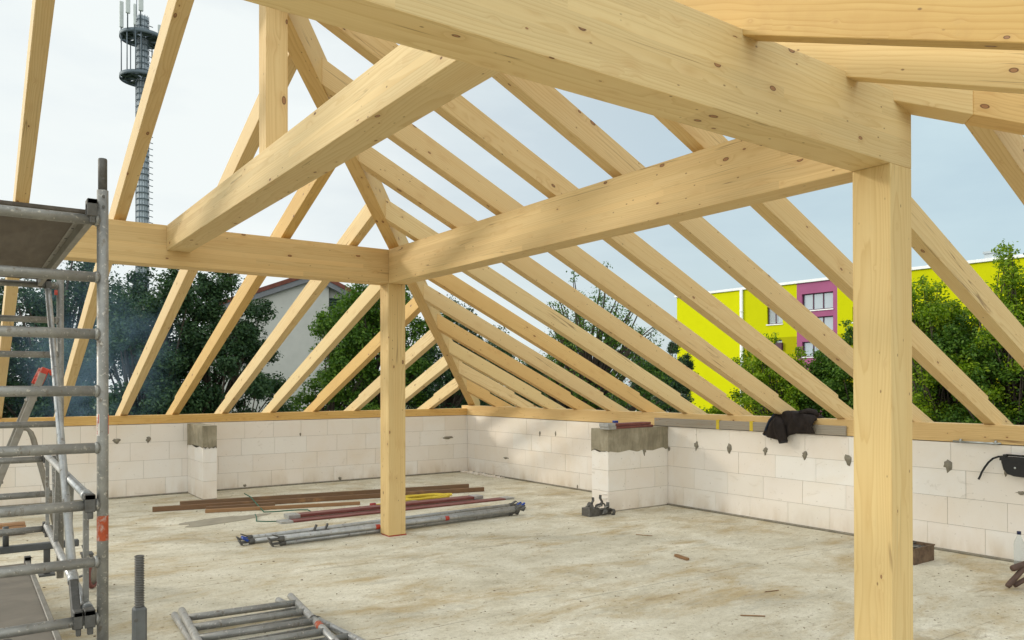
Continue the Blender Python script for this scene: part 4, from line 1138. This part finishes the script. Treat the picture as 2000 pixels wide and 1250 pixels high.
al = radians(-2.63)
v_ = Vector((sin(al), cos(al), 0)); u_ = -v_; nrm = Vector((-u_.y, u_.x, 0))
if nrm.x < 0: nrm = -nrm
BM = Matrix(((u_.x, nrm.x, 0, 69.775), (u_.y, nrm.y, 0, 37.638), (0, 0, 1, 0), (0, 0, 0, 1)))
yb_ = local_thing('apartment_block', BM, 'yellow apartment block with a magenta window strip and a white roof edge', 'building')
ZR = 12.95
wins = [(-2.83, .88, 9.85, 11.70, 3, 'm'), (-2.83, .88, 7.40, 9.06, 3, 'm'), (-2.83, .88, 4.69, 6.36, 3, 'm'),
        (-7.30, -5.25, 8.60, 10.62, 2, 'b'), (3.05, 5.1, 8.2, 9.8, 2, 'y'), (-6.35, -5.35, 5.5, 6.75, 1, 'y'),
        (3.05, 5.1, 5.3, 7.0, 2, 'y')]
us = sorted({-20.71, -10.74, -3.46, 1.36, 9.3, 34.0} | {w[0] for w in wins} | {w[1] for w in wins})
zs = sorted({GZ, 7.02, 11.07, ZR} | {w[2] for w in wins} | {w[3] for w in wins})
walls = {k: MB() for k in ('yellow_l', 'yellow_d', 'olive', 'magenta', 'yellow_r', 'olive_r')}
for i in range(len(us) - 1):
    for j in range(len(zs) - 1):
        uc, zc = (us[i] + us[i + 1]) / 2, (zs[j] + zs[j + 1]) / 2
        if any(w[0] < uc < w[1] and w[2] < zc < w[3] for w in wins): continue
        k = 'yellow_l' if uc < -10.74 else 'magenta' if -3.46 < uc < 1.36 else 'olive' if (zc < 7.02 and uc < 9.3) else 'olive' if (uc > 9.3 and zc < 7.02) else 'yellow_d'
        if uc > 1.36: k = {'yellow_d': 'yellow_r', 'olive': 'olive_r'}[k]
        walls[k].box((us[i], 0, zs[j]), (us[i + 1], .35, zs[j + 1]))
for k, nm in (('yellow_l', 'bright_wall'), ('yellow_d', 'wall'), ('olive', 'olive_wall'), ('magenta', 'magenta_wall'), ('yellow_r', 'wall'), ('olive_r', 'olive_wall')):
    lbuild(walls[k], nm, M[k.replace('_r', '_d') if k == 'yellow_r' else k.replace('_r', '')], yb_)
lbuild(MB().box((-20.6, .40, GZ), (33.9, 11, ZR - .05)), 'inner_wall', M['yellow_l'], yb_)
lbuild(MB().box((-20.95, -.22, ZR), (34.2, 11.2, ZR + .30)), 'roof_edge', M['white_metal'], yb_, .02)
k = MB().tube([(-10.70, -.16, GZ), (-10.70, -.16, ZR - .02)], .20, 12)
for z in (10.3, 7.6, 4.2, 1.0): k.tube([(-10.70, -.16, z), (-10.70, -.16, z + .12)], .235, 12)
lbuild(k, 'downpipe', M['white_metal'], yb_)
for (u0, u1, z0, z1, n, kd) in wins:
    f = MB(); d = .30; fw_ = .10
    f.box((u0, d - .06, z0), (u1, d + .05, z0 + fw_)); f.box((u0, d - .06, z1 - fw_), (u1, d + .05, z1))
    for q in range(n + 1):
        uu = u0 + (u1 - u0 - fw_ * 1.3) * q / n
        f.box((uu, d - .058, z0 + fw_), (uu + fw_ * 1.3, d + .048, z1 - fw_))
    fr_ = lbuild(f, 'window', M['plum'], yb_)
    pn = MB().box((u0 + .02, d, z0 + .02), (u1 - .02, d + .02, z1 - .02)).build('pane', M['pane']); pn.parent = fr_
    sl = MB().box((u0 - .06, -.10, z0 - .13), (u1 + .06, d - .07, z0 - .005)).build('sill', M['white_metal']); sl.parent = fr_
    if kd == 'b':
        b_ = MB()
        z = z1 - .2
        while z > z0 + .25: b_.box((u0 + .14, d - .04, z), (u0 + (u1 - u0) * .62, d - .012, z + .075)); z -= .12
        bo_ = b_.build('blind', M['blind']); bo_.parent = fr_
k = MB().box((-6.5, -.32, 5.55), (-5.2, -.02, 6.4)); lbuild(k, 'shutter_box', M['plum'], yb_)
k = MB().box((15.75, .3, ZR + .30), (16.55, 1.1, ZR + .80)); k.box((15.65, .2, ZR + .80), (16.65, 1.2, ZR + 1.0)); lbuild(k, 'roof_unit', M['tower'], yb_)
lbuild(MB().tube([(17.75, .8, ZR + .3), (17.75, .8, ZR + 1.3)], .12, 8), 'vent_pipe', M['tower_dark'], yb_)
lbuild(MB().tube([(-20.0, -.25, 1.2), (-20.0, .02, 1.2)], .12, 8).box((-20.2, -.45, 1.1), (-19.7, -.24, 1.35)), 'wall_lamp', M['tower'], yb_)

# house with a grey gable
gx = Vector((10.62, 36.82, 0)); dirv = Vector((gx.x - CAM.x, gx.y - CAM.y, 0)).normalized()
rx = Vector((dirv.y, -dirv.x, 0))
GM = Matrix(((rx.x, dirv.x, 0, gx.x), (rx.y, dirv.y, 0, gx.y), (0, 0, 1, 0), (0, 0, 0, 1)))
gh = local_thing('gable_house', GM, 'grey rendered gable house with a red tile roof behind the trees', 'house')
pxm = 50.0 / 1520.15
def gu(px): return (px - 590) * pxm
def gz(py): return 1.55 + (753 - py) * pxm
apu, apz = gu(615), gz(536)
sl_l, sl_r = .37, .50
eL, eR = gu(400), gu(745)
zl, zr = apz - (apu - eL) * sl_l, apz - (eR - apu) * sl_r
lu0, lu1 = gu(641), gu(676)
def roofz(u): return apz - ((apu - u) * sl_l if u < apu else (u - apu) * sl_r)
outl = [(eL + .5, GZ), (lu0, GZ), (lu0, roofz(lu0) - .05), (apu, apz - .05), (eL + .5, roofz(eL + .5) - .05)]
lbuild(MB().prism([(u, 0, z) for u, z in outl], [(u, 12, z) for u, z in outl]), 'gable_wall', M['greywall'], gh)
outl = [(lu0 + .002, GZ), (eR - .4, GZ), (eR - .4, roofz(eR - .4) - .05), (lu0 + .002, roofz(lu0) - .05)]
lbuild(MB().prism([(u, .35, z) for u, z in outl], [(u, 11.8, z) for u, z in outl]), 'side_wall', M['greywall'], gh)
k = MB(); z = gz(645)
while z < roofz(lu1) - .5:
    k._add([(lu0 + .05, .32, z), (lu1, .32, z), (lu1, .16, z + .05), (lu0 + .05, .16, z + .05), (lu0 + .05, .32, z + .03), (lu1, .32, z + .03), (lu1, .16, z + .08), (lu0 + .05, .16, z + .08)],
           [(0, 1, 2, 3), (4, 7, 6, 5), (0, 3, 7, 4), (1, 5, 6, 2), (3, 2, 6, 7)]); z += .17
k.box((lu1, .10, gz(645)), (lu1 + .12, .34, roofz(lu1) - .3)); k.box((lu0 + .04, .325, gz(645)), (lu1, .345, roofz(lu1) - .4))
lbuild(k, 'louvre', M['louvre'], gh)
for nm, mt, t0, t1, y0, y1 in (('roof', 'rooftile', .02, .30, -.35, 12.3), ('fascia', 'fascia', -.33, .015, -.30, -.05)):
    for (ua, ub) in ((eL, apu), (apu, eR)):
        za, zb2 = roofz(ua), roofz(ub)
        q_ = [(ua, za + t0), (ub, zb2 + t0), (ub, zb2 + t1), (ua, za + t1)]
        lbuild(MB().prism([(u, y0, z) for u, z in q_], [(u, y1, z) for u, z in q_]), nm, M[mt], gh)

# small red-roofed house far right of the middle tree
p_ = CAM + (fwd * 1520.15 + rt * 285).normalized() * 75
hm = Matrix.Translation((p_.x, p_.y, 0)) @ Matrix.Rotation(radians(-40), 4, 'Z')
rh = local_thing('far_house', hm, 'small far house with a dark red roof, left of the yellow block', 'house')
lbuild(MB().box((-2.2, -4, GZ), (2.2, 4, 1.9)), 'wall', M['greywall'], rh)
lbuild(MB().prism([(-2.6, -4.4, 1.85), (2.6, -4.4, 1.85), (0, -4.4, 3.5)], [(-2.6, 4.4, 1.85), (2.6, 4.4, 1.85), (0, 4.4, 3.5)]), 'roof', M['rooftile'], rh)

# radio mast
tx, ty = 15.75, 119.1
tw = thing('radio_mast', (tx, ty, GZ), 'tall grey radio mast with two round antenna platforms', 'mast')
k = MB().tube([(tx, ty, GZ), (tx, ty, 58.6)], .80, 20); k.build('shaft', M['tower'], tw)
k = MB()
for j in range(14):
    an = 2 * pi * j / 14; k.tube([(tx + .93 * cos(an), ty + .93 * sin(an), GZ), (tx + .93 * cos(an), ty + .93 * sin(an), 58.7)], .055, 5)
z = 0
while z < 58.5:
    k.tube([(tx + .93 * cos(2 * pi * j / 20), ty + .93 * sin(2 * pi * j / 20), z) for j in range(20)], .075, 5, closed=True); z += .95
k.build('lattice', M['tower_dark'], tw)
z = 6
while z < 58:
    MB().bar((tx + .9, ty - .45, z), (tx + 1.42, ty - .55, z - .12), .10, .10).build('climbing_step', M['tower_dark'], tw); z += .95
for zc in (55.3, 49.0):
    k = MB(); r_ = 3.15
    prof = [(r_, zc - .30), (r_ + .06, zc - .30), (r_ + .06, zc + .30), (r_, zc + .30), (r_, zc - .30)]
    k.lathe(prof, 40, (tx, ty, 0))
    k.lathe([(2.3, zc - .3), (2.42, zc - .3), (2.42, zc + .1), (2.3, zc + .1), (2.3, zc - .3)], 32, (tx, ty, 0))
    for j in range(10):
        an = 2 * pi * j / 10 + .2; k.bar((tx + .9 * cos(an), ty + .9 * sin(an), zc - .1), (tx + r_ * cos(an), ty + r_ * sin(an), zc - .1), .22, .32)
        an2 = an + .31; k.bar((tx + r_ * cos(an), ty + r_ * sin(an), zc - .2), (tx + 1.0 * cos(an2), ty + 1.0 * sin(an2), zc - .2), .14, .16)
    for j in range(6):
        an = 2 * pi * (j + .5) / 6
        A = [(tx + q * cos(an + w), ty + q * sin(an + w), zc + .05) for q, w in ((1.0, -.35), (3.1, -.42), (3.1, .42), (1.0, .35))]
        k.prism(A, [(a_[0], a_[1], zc + .12) for a_ in A])
    pf = k.build('platform_ring', M['tower_dark'], tw)
for px, z0, z1, w, yy in ((246, 57.5, 63.0, .62, -2.6), (268, 58.2, 64, .66, -2.9), (239, 56.0, 60.0, .55, -.5), (310, 55.8, 58.4, .5, .8), (257, 55.8, 59.0, .35, -3.0)):
    dx = (px - 277) * .0789
    k = MB().tube([(tx + dx, ty + yy + .25, z0 - 2.2), (tx + dx, ty + yy + .25, z1)], .09, 8); k.build('antenna_pole', M['tower_dark'], tw)
    MB().box((tx + dx - w / 2, ty + yy - .2, z0), (tx + dx + w / 2, ty + yy + .14, z1)).build('antenna', M['antenna'], tw, bevel=.08)
for px, yy in ((239, -.4), (246, -1.9), (259, -2.8), (268, -3.0), (262, 2.9), (300, 2.3)):
    dx = (px - 277) * .0789
    MB().tube([(tx + dx, ty + yy, 49.2), (tx + dx, ty + yy, 55.3)], .085, 6).build('strut', M['tower_dark'], tw)
MB().tube([(tx - .8, ty, 58.5), (tx - .8, ty, 62)], .06, 6).build('whip_aerial', M['tower_dark'], tw)

# ------------------------------------------------------------------ trees
def tree(name, base, ztop_, zlow_, rad, nclump, nleaf, leaf, mat, label, seed, group, sparse=0.0, shape=1.0, squash=1.0):
    rg = np.random.default_rng(seed)
    bx, by = base
    t = thing(name, (bx, by, GZ), label, 'tree' if 'shrub' not in name else 'shrub', group)
    zc = (ztop_ + zlow_) / 2; hz = (ztop_ - zlow_) / 2
    # clump centres: spread through an uneven volume
    dirs = rg.normal(size=(nclump, 3)); dirs /= np.linalg.norm(dirs, axis=1)[:, None]
    rr_ = rg.uniform(.25, 1.0, nclump) ** .45
    lump = 1 + .22 * np.sin(dirs[:, 0] * 4 + seed) * np.cos(dirs[:, 2] * 5 + seed * 1.7)
    C = dirs * rr_[:, None] * lump[:, None]
    taper = np.where(C[:, 2] > 0, 1 - .35 * shape * np.clip(C[:, 2], 0, 1), 1.0)
    C = C * np.array([rad, rad * squash, hz]) * np.stack([taper, taper, np.ones_like(taper)], 1) + np.array([bx, by, zc])
    nsp = int(nclump * (.6 if sparse else .35)); ex = []
    for q in rg.choice(nclump, nsp, replace=False):
        d = C[q] - np.array([bx, by, zc]); d /= np.linalg.norm(d) + 1e-6
        d = d * .8 + np.array([0, 0, .35]) + rg.normal(size=3) * .3; d /= np.linalg.norm(d)
        L = rad * rg.uniform(.18, .62 if sparse else .42)
        for m_ in (.35, .7, 1.0): ex.append(C[q] + d * L * m_ + rg.normal(size=3) * .04)
    nbig = nclump; C = np.vstack([C, np.array(ex)]); nclump = len(C)
    cr = rg.uniform(.35, 1.0, nclump) * rad * .24 + .12
    cr[nbig:] = rg.uniform(.09, .20, nclump - nbig) * (1 + .12 * rad)
    # trunk and limbs
    lim = MB(); Rt = random.Random(seed)
    top_ = zlow_ + hz * 1.35
    tp = [(bx + Rt.uniform(-.12, .12) * i, by + Rt.uniform(-.12, .12) * i, GZ + (top_ - GZ) * i / 6) for i in range(7)]
    tr_ = max(.10, rad * .075)
    lim.tube(tp, [tr_ * (1.15 - .15 * i) for i in range(7)], 9)
    tk = lim.build('trunk', M['bark'], t)
    lm = MB()
    for i in range(0, nclump, 2 if not sparse else 1):
        e = Vector(C[i]); f = min(5, max(2, int(6 * (e.z - GZ) / (top_ - GZ) * .72)))
        s_ = Vector(tp[f]); mid = s_.lerp(e, .5) + Vector((Rt.uniform(-.25, .25), Rt.uniform(-.25, .25), Rt.uniform(-.1, .3)))
        lm.tube([s_, mid, e], [tr_ * .38, tr_ * .22, tr_ * .07], 6)
    lm.build('limb', M['bark'], t)
    # leaves
    wt = cr ** 1.6; cnt = np.maximum(12, (nleaf * wt / wt.sum())).astype(int)
    ci = np.repeat(np.arange(nclump), cnt); N = len(ci)
    g_ = rg.normal(size=(N, 3)); g_ /= np.linalg.norm(g_, axis=1)[:, None]
    off = g_ * (rg.uniform(0, 1, N) ** .5)[:, None] * cr[ci][:, None] * np.array([1, 1, .72])
    off += rg.normal(size=(N, 3)) * .07
    P = C[ci] + off
    # leaf frames: normals lean outwards and up
    nrm_ = g_ * .55 + rg.normal(size=(N, 3)) * .6 + np.array([0, 0, .55]); nrm_ /= np.linalg.norm(nrm_, axis=1)[:, None]
    ax = rg.normal(size=(N, 3)); ax -= (ax * nrm_).sum(1)[:, None] * nrm_; ax /= np.linalg.norm(ax, axis=1)[:, None]
    ay = np.cross(nrm_, ax)
    s = leaf * rg.uniform(.6, 1.35, N)[:, None]
    V = np.stack([P - ax * s * .55, P - ay * s * .32 + nrm_ * s * .06, P + ax * s * .62, P + ay * s * .32 + nrm_ * s * .06], 1).reshape(-1, 3)
    me = bpy.data.meshes.new('crown'); me.vertices.add(N * 4); me.vertices.foreach_set('co', V.ravel().astype(np.float32))
    me.loops.add(N * 4); me.loops.foreach_set('vertex_index', np.arange(N * 4, dtype=np.int32))
    me.polygons.add(N); me.polygons.foreach_set('loop_start', np.arange(0, N * 4, 4, dtype=np.int32)); me.polygons.foreach_set('loop_total', np.full(N, 4, dtype=np.int32))
    me.update(); me.validate(); me.materials.append(M[mat])
    o = bpy.data.objects.new('crown', me); COL.objects.link(o); o.parent = t
    o.matrix_parent_inverse = Matrix.Translation((-bx, -by, -GZ))
    return t
def at(px, dep):
    q = CAM + (fwd + rt * ((px - 1000) / 1520.15)) * dep
    return (q.x, q.y)
def zpx(py, dep): return 1.52 + (753.6 - py) / 1520.15 * dep
TG = 'trees beyond the walls'
# (name, px, depth, top px, low px, radius, clumps, leaves, leaf size, material, label)
TL = [
 ('leafy_tree', -70, 25, 500, 900, 2.6, 46, 9000, .20, 'leaf_dark', 'dark tree at the left edge, seen between the scaffold rungs', 0, 1),
 ('leafy_tree', 150, 26, 500, 930, 2.9, 60, 15000, .20, 'leaf_dark', 'dark tree behind the scaffold uprights', 0, 1),
 ('leafy_tree', 300, 24, 520, 940, 2.3, 54, 20000, .20, 'leaf_dark', 'dark tree just right of the near scaffold upright', 0, 1),
 ('leafy_tree', 425, 25, 515, 930, 1.9, 52, 17000, .19, 'leaf_dark', 'dark tree in front of the left edge of the grey gable house', 0, 1),
 ('leafy_tree', 655, 27, 640, 960, 1.75, 40, 13000, .18, 'leaf_mid', 'lower green tree in front of the grey gable wall', 0, 1),
 ('leafy_tree', 745, 28, 545, 960, 2.3, 56, 19000, .18, 'leaf_mid', 'green tree right of the gable house, behind the far post', 0, 1),
 ('leafy_tree', 880, 30, 600, 960, 2.3, 52, 16000, .18, 'leaf_dark', 'dark tree behind the lower end of the far hip rafter', 0, 1),
 ('leafy_tree', 985, 34, 640, 950, 2.2, 48, 14000, .19, 'leaf_dark', 'dark round tree right of the far wall corner', 0, 1),
 ('leafy_tree', 1150, 38, 600, 930, 3.5, 72, 11000, .20, 'leaf_mid', 'tall loose tree with an open top left of the yellow block', .5, .45),
 ('leafy_tree', 1270, 48, 690, 900, 2.3, 40, 10000, .22, 'leaf_dark', 'small dark tree touching the left edge of the yellow block', 0, 1),
 ('leafy_tree', 1318, 60, 668, 800, 1.6, 24, 6000, .24, 'leaf_dark', 'far dark tree peeping out behind the yellow block corner', 0, 1),
 ('leafy_shrub', 1500, 30, 675, 930, 1.7, 46, 13000, .17, 'leaf_light', 'bright green bush in front of the white downpipe', .4, 1),
 ('leafy_shrub', 1610, 29, 690, 940, 1.75, 48, 15000, .17, 'leaf_mid', 'green bush below the magenta strip', 0, 1),
 ('leafy_shrub', 1690, 28, 640, 940, 1.5, 40, 13000, .17, 'leaf_mid', 'green bush hidden partly by the near post', 0, 1),
 ('leafy_tree', 1820, 25, 560, 960, 1.75, 56, 13500, .16, 'leaf_light', 'bright green tree just right of the near post', .3, 1),
 ('leafy_tree', 1905, 24, 610, 960, 1.7, 54, 17000, .16, 'leaf_mid', 'green tree between the two last rafters at the right', 0, 1),
 ('leafy_tree', 1985, 23, 488, 960, 1.6, 58, 13000, .16, 'leaf_light', 'tall bright green tree at the right edge of the picture', .4, 1.2),
 ('leafy_tree', 2090, 22, 560, 960, 1.7, 40, 12000, .16, 'leaf_mid', 'green tree cut off by the right edge of the picture', 0, 1),
]
for i, (nm, px, dep, pt, pl, rad, nc, nl, lf, mt, lab, spz, shp) in enumerate(TL):
    tree(nm, at(px, dep), zpx(pt, dep), zpx(pl, dep), rad, int(nc * 1.7), int(nl * (2.9 if mt == 'leaf_dark' else 2.4)), lf * (.50 if mt == 'leaf_dark' else .56), mt, lab, 100 + i, TG, spz, shp)

# ------------------------------------------------------------------ thin blue smoke drifting up behind the back wall
def mat_smoke():
    m = bpy.data.materials.new('blue_smoke'); m.use_nodes = True
    n, l = m.node_tree.nodes, m.node_tree.links; n.clear()
    out = n.new('ShaderNodeOutputMaterial'); v = n.new('ShaderNodeVolumePrincipled')
    v.inputs['Color'].default_value = (0.42, 0.66, 0.86, 1); v.inputs['Anisotropy'].default_value = 0.1
    tcn = n.new('ShaderNodeTexCoord'); ns = n.new('ShaderNodeTexNoise'); ns.inputs['Scale'].default_value = 1.1; ns.inputs['Detail'].default_value = 4; ns.inputs['Distortion'].default_value = 1.0
    l.new(tcn.outputs['Object'], ns.inputs['Vector'])
    mr_ = n.new('ShaderNodeMapRange'); mr_.inputs[1].default_value = 0.42; mr_.inputs[2].default_value = 0.75; mr_.inputs[3].default_value = 0.0; mr_.inputs[4].default_value = 0.55
    l.new(ns.outputs[0], mr_.inputs[0])
    ln = n.new('ShaderNodeVectorMath'); ln.operation = 'MULTIPLY'; ln.inputs[1].default_value = (1 / 2.1, 1 / 1.2, 1 / 3.0)
    l.new(tcn.outputs['Object'], ln.inputs[0])
    le = n.new('ShaderNodeVectorMath'); le.operation = 'LENGTH'; l.new(ln.outputs[0], le.inputs[0])
    fo = n.new('ShaderNodeMapRange'); fo.interpolation_type = 'SMOOTHSTEP'; fo.inputs[1].default_value = 0.15; fo.inputs[2].default_value = 0.98; fo.inputs[3].default_value = 1; fo.inputs[4].default_value = 0
    l.new(le.outputs['Value'], fo.inputs[0])
    mu = n.new('ShaderNodeMath'); mu.operation = 'MULTIPLY'; l.new(mr_.outputs[0], mu.inputs[0]); l.new(fo.outputs[0], mu.inputs[1])
    l.new(mu.outputs[0], v.inputs['Density']); l.new(v.outputs[0], out.inputs['Volume'])
    return m
sp_ = at(175, 16.5)
pr = [(0.001, -3.0)] + [(2.1 * cos(a_), 3.0 * sin(a_)) for a_ in [(-pi / 2 + pi * i / 12) for i in range(1, 12)]] + [(0.001, 3.0)]
k = MB().lathe(pr, 24); k.v = [(x, y * 1.2 / 2.1, z) for x, y, z in k.v]
so_ = k.build('smoke', mat_smoke()); so_.location = (sp_[0], sp_[1], 2.3)
tag(so_, 'thin blue smoke drifting up behind the scaffold in front of the dark trees', 'smoke', kind='stuff')
